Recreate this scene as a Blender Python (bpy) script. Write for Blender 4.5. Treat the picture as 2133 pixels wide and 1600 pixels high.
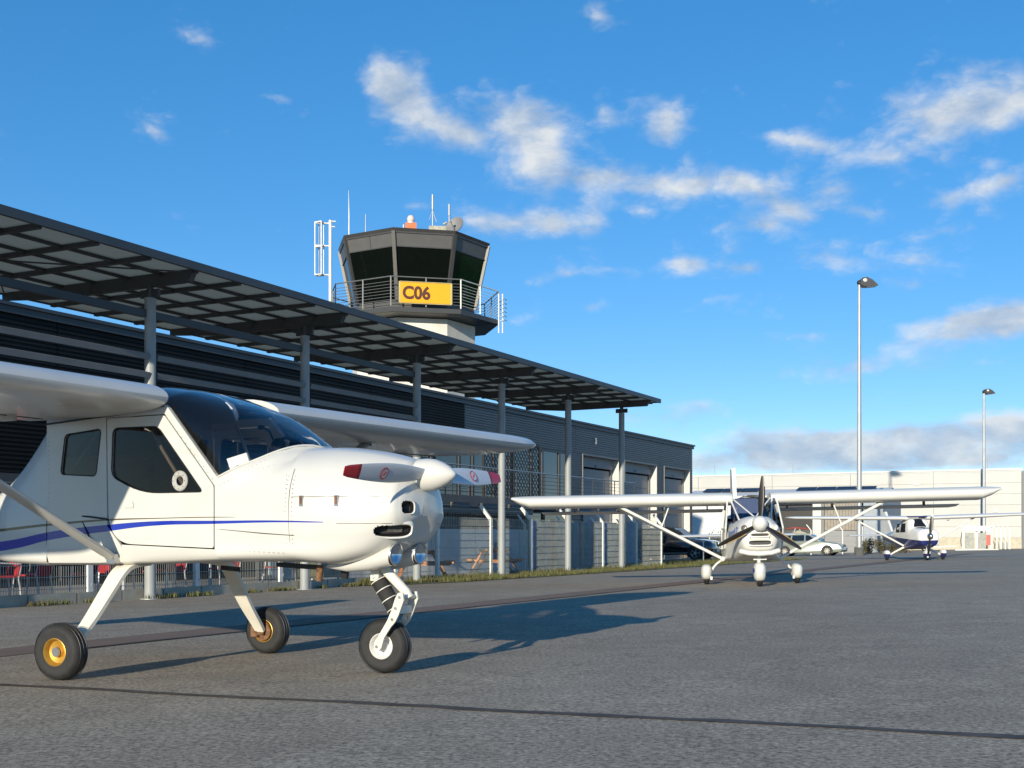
import bpy, bmesh, math, random
from mathutils import Vector, Matrix, geometry
R = math.radians
random.seed(7)
sc = bpy.context.scene
for o in list(bpy.data.objects): bpy.data.objects.remove(o)
col = sc.collection

# ------------------------------------------------------------------ camera
CAM_H = 0.9
cam_d = bpy.data.cameras.new('camera'); cam = bpy.data.objects.new('camera', cam_d); col.objects.link(cam)
cam.location = (0, 0, CAM_H); cam.rotation_euler = (R(90), 0, 0)
cam_d.sensor_width = 36.0; cam_d.lens = 2500.0/2133.0*36.0
cam_d.shift_y = 312.0/2133.0
cam_d.clip_start = 0.1; cam_d.clip_end = 5000
sc.camera = cam

# ------------------------------------------------------------------ light
SUN_AZ, SUN_EL = 200.0, 13.2        # compass degrees from +Y towards +X
sd = bpy.data.lights.new('sun', 'SUN'); sun = bpy.data.objects.new('sun', sd); col.objects.link(sun)
sd.energy = 5.0; sd.angle = R(0.53); sd.color = (1.0, 0.90, 0.72)
sv = Vector((math.sin(R(SUN_AZ))*math.cos(R(SUN_EL)), math.cos(R(SUN_AZ))*math.cos(R(SUN_EL)), math.sin(R(SUN_EL))))
sun.rotation_euler = sv.to_track_quat('Z', 'Y').to_euler(); sun.location = (-10, -20, 30)

# ------------------------------------------------------------------ sky
world = bpy.data.worlds.new('World'); sc.world = world; world.use_nodes = True
def build_sky():
    nt = world.node_tree; N = nt.nodes; L = nt.links; N.clear()
    def nd(t, **k):
        n = N.new(t)
        for a, b in k.items(): setattr(n, a, b)
        return n
    def m(op, a, b=None, c=None, clamp=False):
        n = nd('ShaderNodeMath', operation=op, use_clamp=clamp)
        for i, v in enumerate((a, b, c)):
            if v is None: continue
            if isinstance(v, (int, float)): n.inputs[i].default_value = v
            else: L.new(v, n.inputs[i])
        return n.outputs[0]
    out = nd('ShaderNodeOutputWorld')
    sky = nd('ShaderNodeTexSky', sky_type='NISHITA', sun_disc=False, sun_elevation=R(SUN_EL), sun_rotation=R(SUN_AZ),
             altitude=100, air_density=0.6, dust_density=0.0, ozone_density=2.2)
    ga = nd('ShaderNodeGamma'); ga.inputs['Gamma'].default_value = .6; L.new(sky.outputs[0], ga.inputs['Color'])
    hs = nd('ShaderNodeHueSaturation'); hs.inputs['Hue'].default_value = .504; hs.inputs['Saturation'].default_value = 1.64; hs.inputs['Value'].default_value = 1.80; L.new(ga.outputs[0], hs.inputs['Color'])
    bg = nd('ShaderNodeBackground'); bg.inputs['Strength'].default_value = 0.15; L.new(hs.outputs[0], bg.inputs['Color'])
    tc = nd('ShaderNodeTexCoord'); sep = nd('ShaderNodeSeparateXYZ'); L.new(tc.outputs['Generated'], sep.inputs[0])
    az = m('ARCTAN2', sep.outputs[0], sep.outputs[1]); el = m('ARCSINE', sep.outputs[2])
    # cloud lumps: azimuth, elevation, half widths (degrees), tilt, weight
    blobs = [(-5.4, 20.4, 1.59, 1.10, -0.2, 1), (-4.5, 19.3, 2.28, 1.02, -0.4, 1.1), (-2.2, 18.3, 1.37, 0.62, -0.3, 0.8), (0.5, 19.0, 2.06, 1.13, -0.2, 1.35), (1.5, 17.8, 1.83, 0.83, 0, 1), (3.1, 16.5, 3.89, 0.67, 0, 1), (6.0, 16.0, 1.81, 0.63, -0.1, 0.7), (8.5, 16.0, 1.57, 0.59, 0, 0.8), (11.4, 15.8, 1.98, 0.62, -0.3, 0.9), (13.1, 14.7, 1.52, 0.52, -0.3, 0.7), (-0.1, 14.5, 3.21, 0.64, 0.1, 0.95), (4.1, 14.4, 0.68, 1.07, 0.2, 0.6), (4.4, 19.2, 1.37, 0.82, -0.3, 0.55), (7.4, 18.9, 1.35, 1.12, -0.3, 0.55), (-14.9, 21.7, 1.50, 0.67, -0.5, 0.5), (-11.2, 19.6, 1.32, 0.36, -0.2, 0.4), (-16.6, 17.9, 1.05, 0.40, -0.5, 0.45), (19.5, 18.2, 3.87, 1.17, 0.05, 0.85), (22.3, 18.4, 2.16, 0.86, 0.1, 0.8), (14.0, 17.5, 1.94, 0.51, -0.2, 0.45), (15.0, 15.5, 1.07, 0.45, 0, 0.5), (22.3, 15.2, 1.77, 0.59, 0.2, 0.55), (4.2, 23.3, 1.60, 0.67, -0.5, 0.6), (22.1, 20.0, 2.17, 0.38, 0.15, 0.4), (16.4, 14.4, 1.16, 0.37, -0.2, 0.6), (14.9, 12.5, 1.93, 0.53, -0.25, 0.6), (18.5, 11.1, 1.03, 0.46, -0.1, 0.6), (20.3, 9.0, 3.02, 0.84, 0.1, 1.1), (22.3, 9.4, 2.16, 0.83, 0.1, 1), (15.7, 7.5, 3.19, 0.54, 0.03, 0.85), (22.1, 7.6, 1.38, 0.38, 0.1, 0.5), (8.3, 12.3, 2.24, 0.54, -0.1, 0.35), (0.9, 11.8, 1.03, 0.40, 0, 0.5), (4.5, 12.4, 1.37, 0.33, -0.1, 0.45), (8.9, 6.1, 1.34, 0.56, -0.1, 0.6), (7.1, 5.5, 2.71, 0.68, 0, 0.5), (16.4, 4.0, 5.49, 0.66, 0, 0.95), (19.5, 4.1, 3.67, 0.69, 0.05, 1), (13.1, 3.6, 4.35, 0.67, 0, 0.8), (22.1, 4.7, 1.57, 0.63, 0.1, 0.8), (-9.0, 11.9, 0.89, 0.39, 0, 0.5), (-4.5, 15.2, 1.37, 0.47, 0, 0.5), (19.5, 13.4, 2.44, 0.41, 0.1, 0.4), (16.2, 3.3, 9.0, .7, 0, 1.0), (21.5, 4.3, 6.0, .9, .03, 1.0), (12.0, 4.6, 4.0, .5, 0, .6), (19.0, 16.5, 7.0, 4.0, 0, .22), (10.0, 14.0, 7.0, 3.0, 0, .2), (2.1, 14.4, 1.37, 0.47, 0.1, 0.7), (12.0, 14.1, 1.32, 0.42, -0.2, 0.7), (17.4, 16.6, 1.04, 0.40, 0, 0.6), (2.6, 12.2, 1.14, 0.35, 0, 0.65), (8.3, 12.6, 1.35, 0.39, -0.1, 0.6), (11.2, 12.2, 0.99, 0.32, 0, 0.55), (0.8, 10.2, 1.15, 0.44, 0.2, 0.65), (3.7, 10.7, 0.91, 0.35, 0.1, 0.55), (18.4, 12.2, 1.03, 0.37, -0.1, 0.6), (20.1, 14.8, 1.01, 0.40, 0.1, 0.6), (12.3, 17.9, 0.98, 0.36, -0.2, 0.55), (10.1, 11.0, 1.11, 0.30, 0, 0.4), (14.0, 9.1, 1.73, 0.35, 0, 0.5), (-18.1, 16.6, 0.83, 0.24, -0.3, 0.4), (19.1, 20.4, 1.23, 0.30, 0.1, 0.5), (7.4, 19.0, 1.01, 1.02, -0.3, 0.6), (6.2, 15.0, 1.13, 0.38, -0.1, 0.6)]
    pv = nd('ShaderNodeCombineXYZ'); L.new(az, pv.inputs[0]); L.new(el, pv.inputs[1])
    acc = None
    for a, e, sa, se, tl, wt in blobs:
        mp_ = nd('ShaderNodeMapping', vector_type='TEXTURE'); mp_.inputs['Location'].default_value = (R(a), R(e), 0); mp_.inputs['Rotation'].default_value = (0, 0, math.atan(tl)); mp_.inputs['Scale'].default_value = (R(sa)*2.25, R(se)*2.25, 1)
        L.new(pv.outputs[0], mp_.inputs['Vector'])
        g = nd('ShaderNodeTexGradient', gradient_type='QUADRATIC_SPHERE'); L.new(mp_.outputs[0], g.inputs[0])
        acc = m('MULTIPLY', g.outputs['Fac'], wt*1.25) if acc is None else m('MULTIPLY_ADD', g.outputs['Fac'], wt*1.25, acc)
    acc = m('MINIMUM', acc, 1.35)
    def dens(off, lite=False):
        cv = nd('ShaderNodeCombineXYZ'); L.new(m('ADD', az, off[0]), cv.inputs[0]); L.new(m('MULTIPLY', m('ADD', el, off[1]), 1.75), cv.inputs[1])
        n1 = nd('ShaderNodeTexNoise'); n1.inputs['Scale'].default_value = 15.0; n1.inputs['Detail'].default_value = 7.0; n1.inputs['Roughness'].default_value = .58; n1.inputs['Distortion'].default_value = .25
        L.new(cv.outputs[0], n1.inputs['Vector'])
        if lite: return n1.outputs[0]
        vo = nd('ShaderNodeTexVoronoi', voronoi_dimensions='2D', feature='SMOOTH_F1'); vo.inputs['Scale'].default_value = 26.0; vo.inputs['Detail'].default_value = 3.0; vo.inputs['Roughness'].default_value = .55; vo.inputs['Smoothness'].default_value = .35
        wv = nd('ShaderNodeVectorMath', operation='MULTIPLY_ADD'); L.new(n1.outputs['Color'], wv.inputs[0]); wv.inputs[1].default_value = (.05, .05, 0); L.new(cv.outputs[0], wv.inputs[2]); L.new(wv.outputs[0], vo.inputs['Vector'])
        return m('MULTIPLY_ADD', vo.outputs['Distance'], -.30, m('MULTIPLY_ADD', n1.outputs[0], .72, .285))
    n0 = dens((0, 0)); n0b = n0.node.inputs[2].links[0].from_node.inputs[0].links[0].from_socket; n1 = dens((-.012, .014), True)
    d0 = m('ADD', m('MULTIPLY', n0, 2.0), m('MULTIPLY', acc, 1.14)); sh = m('SUBTRACT', n0b, n1)
    mr = nd('ShaderNodeMapRange', interpolation_type='SMOOTHSTEP'); mr.inputs[1].default_value = 1.06; mr.inputs[2].default_value = 2.5; L.new(d0, mr.inputs[0])
    mr.inputs[4].default_value = .92
    hor = nd('ShaderNodeMapRange'); hor.inputs[1].default_value = -.02; hor.inputs[2].default_value = .03; L.new(el, hor.inputs[0])
    mask = m('MULTIPLY', mr.outputs[0], hor.outputs[0], clamp=True)
    # self-shading: denser towards the sun side -> darker
    li = m('MULTIPLY_ADD', sh, 2.0, .66, clamp=True)
    th = nd('ShaderNodeMapRange'); th.inputs[1].default_value = 1.6; th.inputs[2].default_value = 2.5; th.inputs[3].default_value = 1.0; th.inputs[4].default_value = .84; L.new(d0, th.inputs[0])
    li = m('MULTIPLY', li, th.outputs[0])
    lo = nd('ShaderNodeMapRange'); lo.inputs[1].default_value = R(3); lo.inputs[2].default_value = R(15); lo.inputs[3].default_value = .86; lo.inputs[4].default_value = 1.0; L.new(el, lo.inputs[0])
    li = m('MULTIPLY', li, lo.outputs[0])
    cr = nd('ShaderNodeValToRGB'); L.new(li, cr.inputs[0])
    cr.color_ramp.elements[0].position = .18; cr.color_ramp.elements[0].color = (.30, .41, .57, 1)
    cr.color_ramp.elements[1].position = .92; cr.color_ramp.elements[1].color = (.80, .80, .77, 1)
    e = cr.color_ramp.elements.new(.55); e.color = (.50, .57, .66, 1)
    cb = nd('ShaderNodeBackground'); cb.inputs['Strength'].default_value = .9; L.new(cr.outputs[0], cb.inputs['Color'])
    mix = nd('ShaderNodeMixShader'); L.new(mask, mix.inputs[0]); L.new(bg.outputs[0], mix.inputs[1]); L.new(cb.outputs[0], mix.inputs[2])
    L.new(mix.outputs[0], out.inputs['Surface'])
build_sky()
sc.view_settings.view_transform = 'Standard'; sc.view_settings.look = 'None'
sc.view_settings.exposure = 0.30; sc.view_settings.gamma = 1.0; sc.view_settings.use_curve_mapping = False
sc.render.engine = 'CYCLES'
sc.cycles.max_bounces = 8; sc.cycles.transparent_max_bounces = 16; sc.cycles.use_denoising = True

# ------------------------------------------------------------------ places
B0 = Vector((-6.33, 21.0)); U = Vector((.4498, .8931)); NN = Vector((.8931, -.4498)); BANG = math.atan2(U.y, U.x)
def gz(x, y): return .126 + .017*x - .0125*y          # the apron falls gently towards the building
def L3(s, w, z=None, dz=0):                            # building frame -> world (w grows into the building)
    p = B0 + U*s - NN*w
    return Vector((p.x, p.y, (gz(p.x, p.y) + dz) if z is None else z))

# ------------------------------------------------------------------ materials
MATS = {}
def mat(name, c=(.5, .5, .5), rough=.5, metal=0.0, coat=0.0, var=.08, vscale=3.0, bump=0.0, bscale=40.0, dark=None, emit=None, spec=.5, trans=0.0):
    if name in MATS: return MATS[name]
    mt = bpy.data.materials.new(name); mt.use_nodes = True; nt = mt.node_tree; N = nt.nodes; L = nt.links
    b = N['Principled BSDF']; b.inputs['Roughness'].default_value = rough; b.inputs['Metallic'].default_value = metal
    b.inputs['Coat Weight'].default_value = coat; b.inputs['Coat Roughness'].default_value = .06; b.inputs['Specular IOR Level'].default_value = spec
    tc = N.new('ShaderNodeTexCoord')
    n = N.new('ShaderNodeTexNoise'); n.inputs['Scale'].default_value = vscale; n.inputs['Detail'].default_value = 6; L.new(tc.outputs['Object'], n.inputs['Vector'])
    r = N.new('ShaderNodeValToRGB'); L.new(n.outputs[0], r.inputs[0])
    d = dark or tuple(x*(1-var*2.2) for x in c)
    r.color_ramp.elements[0].position = .32; r.color_ramp.elements[0].color = (*d, 1); r.color_ramp.elements[1].position = .66; r.color_ramp.elements[1].color = (*c, 1)
    L.new(r.outputs[0], b.inputs['Base Color'])
    if bump:
        n2 = N.new('ShaderNodeTexNoise'); n2.inputs['Scale'].default_value = bscale; n2.inputs['Detail'].default_value = 4; L.new(tc.outputs['Object'], n2.inputs['Vector'])
        bp = N.new('ShaderNodeBump'); bp.inputs['Strength'].default_value = bump; bp.inputs['Distance'].default_value = .01; L.new(n2.outputs[0], bp.inputs['Height']); L.new(bp.outputs[0], b.inputs['Normal'])
    if emit: b.inputs['Emission Color'].default_value = (*emit[0], 1); b.inputs['Emission Strength'].default_value = emit[1]
    MATS[name] = mt; return mt
def glass(name, tint=(.5, .55, .6), refl=1.0, rough=.02, ior=1.5):
    if name in MATS: return MATS[name]
    mt = bpy.data.materials.new(name); mt.use_nodes = True; nt = mt.node_tree; N = nt.nodes; L = nt.links
    out = N['Material Output']; N.remove(N['Principled BSDF'])
    tr = N.new('ShaderNodeBsdfTransparent'); tr.inputs[0].default_value = (*tint, 1)
    gl = N.new('ShaderNodeBsdfGlossy'); gl.inputs['Roughness'].default_value = rough; gl.inputs['Color'].default_value = (refl, refl, refl, 1)
    fr = N.new('ShaderNodeFresnel'); fr.inputs['IOR'].default_value = ior
    ns = N.new('ShaderNodeTexNoise'); ns.inputs['Scale'].default_value = 1.7; tc = N.new('ShaderNodeTexCoord'); L.new(tc.outputs['Object'], ns.inputs['Vector'])
    bp = N.new('ShaderNodeBump'); bp.inputs['Strength'].default_value = .03; L.new(ns.outputs[0], bp.inputs['Height']); L.new(bp.outputs[0], gl.inputs['Normal'])
    mx = N.new('ShaderNodeMixShader'); L.new(fr.outputs[0], mx.inputs[0]); L.new(tr.outputs[0], mx.inputs[1]); L.new(gl.outputs[0], mx.inputs[2])
    L.new(mx.outputs[0], out.inputs['Surface']); MATS[name] = mt; return mt

def asphalt():
    mt = bpy.data.materials.new('asphalt'); mt.use_nodes = True; nt = mt.node_tree; N = nt.nodes; L = nt.links
    b = N['Principled BSDF']; b.inputs['Roughness'].default_value = .88; b.inputs['Specular IOR Level'].default_value = .3
    tc = N.new('ShaderNodeTexCoord')
    def noise(scale, det=5, rough=.6):
        n = N.new('ShaderNodeTexNoise'); n.inputs['Scale'].default_value = scale; n.inputs['Detail'].default_value = det; n.inputs['Roughness'].default_value = rough
        L.new(tc.outputs['Object'], n.inputs['Vector']); return n.outputs[0]
    def ramp(src, p0, c0, p1, c1):
        r = N.new('ShaderNodeValToRGB'); L.new(src, r.inputs[0]); e = r.color_ramp.elements
        e[0].position = p0; e[0].color = (*c0, 1); e[1].position = p1; e[1].color = (*c1, 1); return r.outputs[0]
    def mixc(a, bb, f, mode='MIX'):
        x = N.new('ShaderNodeMix'); x.data_type = 'RGBA'; x.blend_type = mode
        if isinstance(f, float): x.inputs[0].default_value = f
        else: L.new(f, x.inputs[0])
        L.new(a, x.inputs[6]); L.new(bb, x.inputs[7]); return x.outputs[2]
    big = ramp(noise(.23, 4), .35, (.285, .245, .194), .68, (.350, .304, .243))
    mid = ramp(noise(2.2, 6), .3, (.84, .84, .84), .7, (1.10, 1.095, 1.085))
    c = mixc(big, mid, 1.0, 'MULTIPLY')
    fine = ramp(noise(42, 4, .8), .34, (.30, .30, .30), .66, (1.75, 1.73, 1.68))
    c = mixc(c, fine, 1.0, 'MULTIPLY')
    vo = N.new('ShaderNodeTexVoronoi'); vo.inputs['Scale'].default_value = 38; L.new(tc.outputs['Object'], vo.inputs['Vector'])
    sp = ramp(vo.outputs['Distance'], .10, (1, 1, 1), .22, (0, 0, 0))
    n9 = ramp(noise(28, 2), .55, (0, 0, 0), .62, (1, 1, 1))
    spk = mixc(sp, n9, 1.0, 'MULTIPLY')
    st = N.new('ShaderNodeRGB'); st.outputs[0].default_value = (.55, .53, .48, 1)
    f = N.new('ShaderNodeMath'); f.operation = 'MULTIPLY'; f.inputs[1].default_value = .7; L.new(spk, f.inputs[0])
    c = mixc(c, st.outputs[0], f.outputs[0])
    L.new(c, b.inputs['Base Color'])
    bp = N.new('ShaderNodeBump'); bp.inputs['Strength'].default_value = .75; bp.inputs['Distance'].default_value = .006; L.new(noise(85, 4, .8), bp.inputs['Height']); L.new(bp.outputs[0], b.inputs['Normal'])
    return mt

M_ASPH = asphalt()
M_WHITE = mat('white_paint', (.57, .565, .53), .3, coat=.35, var=.02, vscale=1.5)
M_CREAM = mat('gear_cream', (.74, .70, .60), .4, var=.06, vscale=9)
M_TYRE = mat('tyre_rubber', (.022, .022, .022), .75, var=.2, vscale=14, bump=.2, bscale=60)
M_GOLD = mat('gold_rim', (.62, .36, .06), .45, metal=.55, var=.15, vscale=12)
M_RIMW = mat('white_rim', (.72, .70, .66), .45, var=.08, vscale=10)
M_STEEL = mat('steel', (.55, .55, .55), .35, metal=.9, var=.1)
M_RUST = mat('rusty_brake', (.22, .11, .05), .8, var=.3, vscale=30)
M_BLACK = mat('black_plastic', (.012, .012, .013), .45, var=.2)
M_DARKIN = mat('dark_interior', (.018, .017, .016), .9, var=.3)
M_RED = mat('red_paint', (.50, .012, .02), .35, coat=.3, var=.06)
M_PROPG = mat('prop_grey', (.55, .57, .60), .35, coat=.3, var=.03)
M_SEAT = mat('brown_seat', (.22, .06, .035), .8, var=.2, vscale=12)
M_DASH = mat('grey_dash', (.24, .235, .24), .8, var=.1, vscale=20)
M_PAPER = mat('white_paper', (.80, .79, .74), .8, var=.02)
M_STRUT = mat('strut_grey', (.50, .50, .48), .4, var=.05)
M_ANTH = mat('anthracite_steel', (.050, .056, .064), .5, var=.1, vscale=1.2)
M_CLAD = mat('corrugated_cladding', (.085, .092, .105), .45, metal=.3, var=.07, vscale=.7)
M_CLAD_SHADE = mat('shaded_cladding', (.014, .015, .016), .6, var=.1, vscale=.7, spec=.15)  # same cladding, with the canopy's shade put into a darker colour
M_PILLAR = mat('pillar_grey', (.30, .32, .32), .5, var=.06, vscale=2)
M_SLAT = mat('slat_grey', (.17, .175, .18), .5, var=.08, vscale=2)
M_CONC = mat('tower_concrete', (.68, .66, .60), .85, var=.09, vscale=1.3, bump=.1)
M_HALL = mat('white_sandwich_panel', (.47, .465, .44), .55, var=.04, vscale=.5)
M_GALV = mat('galvanised', (.42, .44, .45), .5, metal=.4, var=.07, vscale=2)
M_FENCE = mat('pale_fence_post', (.74, .73, .67), .55, var=.06, vscale=4)
M_WOOD = mat('orange_wood', (.62, .25, .075), .7, var=.22, vscale=5)
M_OLDWOOD = mat('grey_wood', (.20, .17, .14), .8, var=.25, vscale=6)
M_BGLASS = mat('dark_window_glass', (.012, .014, .018), .04, var=.1, spec=.8)
M_TGLASS = mat('tower_glass', (.003, .005, .004), .08, var=.1, spec=.12)
M_DOORG = mat('door_grey', (.22, .225, .23), .5, var=.05, vscale=.6)
M_JAMB = mat('jamb_cream', (.62, .60, .54), .6, var=.04)
G_SHIELD = glass('windshield_glass', (.90, .92, .95), ior=1.62)
G_SIDE = glass('side_window_glass', (.66, .62, .58), refl=.55, ior=1.3)
G_CAR = mat('car_glass', (.01, .013, .016), .03, spec=.9)

# ------------------------------------------------------------------ mesh builder
class MB:
    def __init__(s): s.v = []; s.f = []
    def add(s, vs, fs):
        n = len(s.v); s.v += [tuple(v) for v in vs]; s.f += [tuple(i+n for i in f) for f in fs]; return s
    def box(s, c, size, rot=None):
        hx, hy, hz = size[0]/2, size[1]/2, size[2]/2; c = Vector(c); vs = []
        for x in (-hx, hx):
            for y in (-hy, hy):
                for z in (-hz, hz):
                    p = Vector((x, y, z)); vs.append(c + (rot @ p if rot else p))
        return s.add(vs, [(0, 1, 3, 2), (4, 6, 7, 5), (0, 4, 5, 1), (2, 3, 7, 6), (0, 2, 6, 4), (1, 5, 7, 3)])
    def bar(s, p0, p1, w, h, up=(0, 0, 1)):
        p0, p1 = Vector(p0), Vector(p1); d = (p1-p0); ln = d.length; x = d.normalized(); up = Vector(up)
        if abs(x.dot(up)) > .99: up = Vector((1, 0, 0))
        y = up.cross(x).normalized(); z = x.cross(y)
        return s.box((p0+p1)/2, (ln, w, h), Matrix((x, y, z)).transposed())
    def cyl(s, p0, p1, r0, r1=None, n=14, cap=True):
        r1 = r0 if r1 is None else r1; p0, p1 = Vector(p0), Vector(p1); x = (p1-p0).normalized()
        a = x.orthogonal().normalized(); b = x.cross(a); vs = []
        for p, r in ((p0, r0), (p1, r1)):
            for i in range(n):
                t = 2*math.pi*i/n; vs.append(p + a*(r*math.cos(t)) + b*(r*math.sin(t)))
        fs = [(i, (i+1) % n, n+(i+1) % n, n+i) for i in range(n)]
        if cap: fs += [tuple(range(n))[::-1], tuple(range(n, 2*n))]
        return s.add(vs, fs)
    def tube(s, pts, r, n=8):
        pts = [Vector(p) for p in pts]; rings = []
        prev = None
        for i, p in enumerate(pts):
            d = (pts[min(i+1, len(pts)-1)] - pts[max(i-1, 0)]).normalized()
            a = d.orthogonal().normalized() if prev is None else (prev - d*prev.dot(d)).normalized()
            prev = a; b = d.cross(a); rr = r[i] if isinstance(r, (list, tuple)) else r
            rings.append([p + a*(rr*math.cos(2*math.pi*k/n)) + b*(rr*math.sin(2*math.pi*k/n)) for k in range(n)])
        return s.loft(rings, True, True)
    def loft(s, rings, closed=True, cap=False):
        n = len(rings[0]); vs = [p for r in rings for p in r]; fs = []
        for i in range(len(rings)-1):
            for k in range(n if closed else n-1):
                a = i*n+k; b = i*n+(k+1) % n; fs.append((a, b, b+n, a+n))
        if cap: fs += [tuple(range(n))[::-1], tuple(range((len(rings)-1)*n, len(rings)*n))]
        return s.add(vs, fs)
    def lathe(s, prof, origin, axis, n=28, closed=False):
        o = Vector(origin); x = Vector(axis).normalized(); a = x.orthogonal().normalized(); b = x.cross(a)
        rings = [[o + x*h + a*(r*math.cos(2*math.pi*k/n)) + b*(r*math.sin(2*math.pi*k/n)) for k in range(n)] for h, r in prof]
        if closed: rings.append(rings[0])
        return s.loft(rings, True, False)
    def sphere(s, c, r, nu=14, nv=9):
        c = Vector(c); rr = r if isinstance(r, (list, tuple)) else (r, r, r); rings = []
        for j in range(nv+1):
            t = math.pi*j/nv
            rings.append([c + Vector((rr[0]*math.sin(t)*math.cos(2*math.pi*k/nu), rr[1]*math.sin(t)*math.sin(2*math.pi*k/nu), rr[2]*math.cos(t))) for k in range(nu)])
        return s.loft(rings, True, False)
    def plate(s, outer, holes, fn, t):       # 2-D outline with holes, fn(a,b,depth)->3-D
        polys = [[Vector((a, b, 0)) for a, b in outer]] + [[Vector((a, b, 0)) for a, b in h] for h in holes]
        tris = geometry.tessellate_polygon(polys); flat = [p for q in polys for p in q]; n = len(flat)
        vs = [fn(p.x, p.y, 0) for p in flat] + [fn(p.x, p.y, t) for p in flat]
        fs = [tuple(tr) for tr in tris] + [tuple(i+n for i in tr[::-1]) for tr in tris]; k = 0
        for q in polys:
            for i in range(len(q)):
                a = k+i; b = k+(i+1) % len(q); fs.append((a, b, b+n, a+n))
            k += len(q)
        return s.add(vs, fs)
    def mesh(s, name, smooth=35, weld=True):
        me = bpy.data.meshes.new(name); me.from_pydata(s.v, [], s.f)
        bm = bmesh.new(); bm.from_mesh(me)
        if weld: bmesh.ops.remove_doubles(bm, verts=bm.verts, dist=1e-5)
        bmesh.ops.recalc_face_normals(bm, faces=bm.faces); bm.to_mesh(me); bm.free()
        if smooth:
            for p in me.polygons: p.use_smooth = True
            me.set_sharp_from_angle(angle=R(smooth))
        me.update(); return me
    def build(s, name, m, parent=None, smooth=35, loc=None, weld=True, label=None):
        o = bpy.data.objects.new(name, s.mesh(name, smooth, weld)); o.data.materials.append(m); col.objects.link(o)
        if parent: o.parent = parent
        if loc: o.location = loc
        if label: o['label'] = label
        return o
def tag(o, label=None, cat=None, group=None, kind=None):
    if label: o['label'] = label
    if cat: o['category'] = cat
    if group: o['group'] = group
    if kind: o['kind'] = kind
    return o
def empty(name, loc=(0, 0, 0), rz=0, label=None, cat=None, group=None, rot=None):
    e = bpy.data.objects.new(name, None); col.objects.link(e); e.location = loc; e.rotation_euler = rot or (0, 0, rz); e.empty_display_size = .2
    return tag(e, label, cat, group)
def inst(src, parent, loc=(0, 0, 0), rz=0, name=None):
    o = bpy.data.objects.new(name or src.name.split('.')[0], src.data); col.objects.link(o); o.parent = parent; o.location = loc; o.rotation_euler = (0, 0, rz); return o
def text_obj(name, body, size, m, parent, matrix, offset=0.0, extr=.004, align='LEFT', shear=0):
    cu = bpy.data.curves.new(name, 'FONT'); cu.body = body; cu.size = size; cu.extrude = extr; cu.offset = offset; cu.align_x = align; cu.shear = shear; cu.resolution_u = 4
    t = bpy.data.objects.new(name+'_tmp', cu); col.objects.link(t); bpy.context.view_layer.update()
    me = bpy.data.meshes.new_from_object(t.evaluated_get(bpy.context.evaluated_depsgraph_get())); bpy.data.objects.remove(t)
    me.materials.clear(); me.materials.append(m); o = bpy.data.objects.new(name, me); col.objects.link(o); o.parent = parent; o.matrix_local = matrix; return o
def catmull(P, m):
    out = []; n = len(P)
    for i in range(n-1):
        p0, p1, p2, p3 = P[max(i-1, 0)], P[i], P[i+1], P[min(i+2, n-1)]
        for k in range(m):
            t = k/m; out.append(.5*((2*p1) + (p2-p0)*t + (2*p0-5*p1+4*p2-p3)*t*t + (3*p1-p0-3*p2+p3)*t**3))
    out.append(P[-1].copy()); return out
def body_rings(stations, ml=6, mp=5):
    """stations: list of half profiles, each a list of (x,y,z) from top to bottom; returns mirrored rings"""
    nc = len(stations[0]); cols = [catmull([Vector(st[i]) for st in stations], ml) for i in range(nc)]; rings = []
    for j in range(len(cols[0])):
        half = catmull([cols[i][j] for i in range(nc)], mp)
        rings.append(half + [Vector((p.x, -p.y, p.z)) for p in half[::-1]])
    return rings
def half_st(x, *yz): return [(x, y, z) for y, z in yz]
def airfoil(t, mcam=.03, n=16):
    up, lo = [], []
    for i in range(n+1):
        x = .5*(1-math.cos(math.pi*i/n))
        yt = 5*t*(.2969*math.sqrt(x)-.126*x-.3516*x*x+.2843*x**3-.1036*x**4)
        p = .4; yc = mcam/p**2*(2*p*x-x*x) if x < p else mcam/(1-p)**2*(1-2*p+2*p*x-x*x)
        up.append((x, yc+yt)); lo.append((x, yc-yt))
    return up[::-1] + lo[1:]         # TE upper -> LE -> TE lower
def round_poly(pts, r, n=5):
    out = []; k = len(pts)
    for i in range(k):
        p0, p1, p2 = Vector(pts[i-1]), Vector(pts[i]), Vector(pts[(i+1) % k]); rr = r[i] if isinstance(r, (list, tuple)) else r
        a = p1 + (p0-p1).normalized()*min(rr, (p0-p1).length*.48); b = p1 + (p2-p1).normalized()*min(rr, (p2-p1).length*.48)
        for j in range(n+1):
            t = j/n; q = a*(1-t)**2 + p1*2*t*(1-t) + b*t*t; out.append((q.x, q.y))
    return out
# ------------------------------------------------------------------ ground
def sheet(name, pts, dz, m, sub=1):
    mb = MB(); vs = [Vector((p.x, p.y, gz(p.x, p.y)+dz)) for p in (L3(s, w) for s, w in pts)]
    mb.add(vs, [tuple(range(len(vs)))]); o = mb.build(name, m, smooth=0); tag(o, kind='structure'); return o
M_TERR = mat('rough_grass_ground', (.085, .10, .035), .95, var=.3, vscale=.4, dark=(.06, .055, .03))
M_GRASS = mat('grass_soil', (.10, .13, .03), .95, vscale=2.0, dark=(.09, .075, .03))
M_PAVE = mat('terrace_paving', (.30, .28, .25), .9, var=.12, vscale=2.0, bump=.2)
M_SEAMR = mat('red_asphalt_strip', (.205, .135, .10), .9, vscale=2.5, dark=(.17, .125, .095), bump=.5, bscale=80)
M_TAR = mat('tar_joint', (.085, .07, .058), .8, var=.25, vscale=6, bump=.4, bscale=60)
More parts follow.
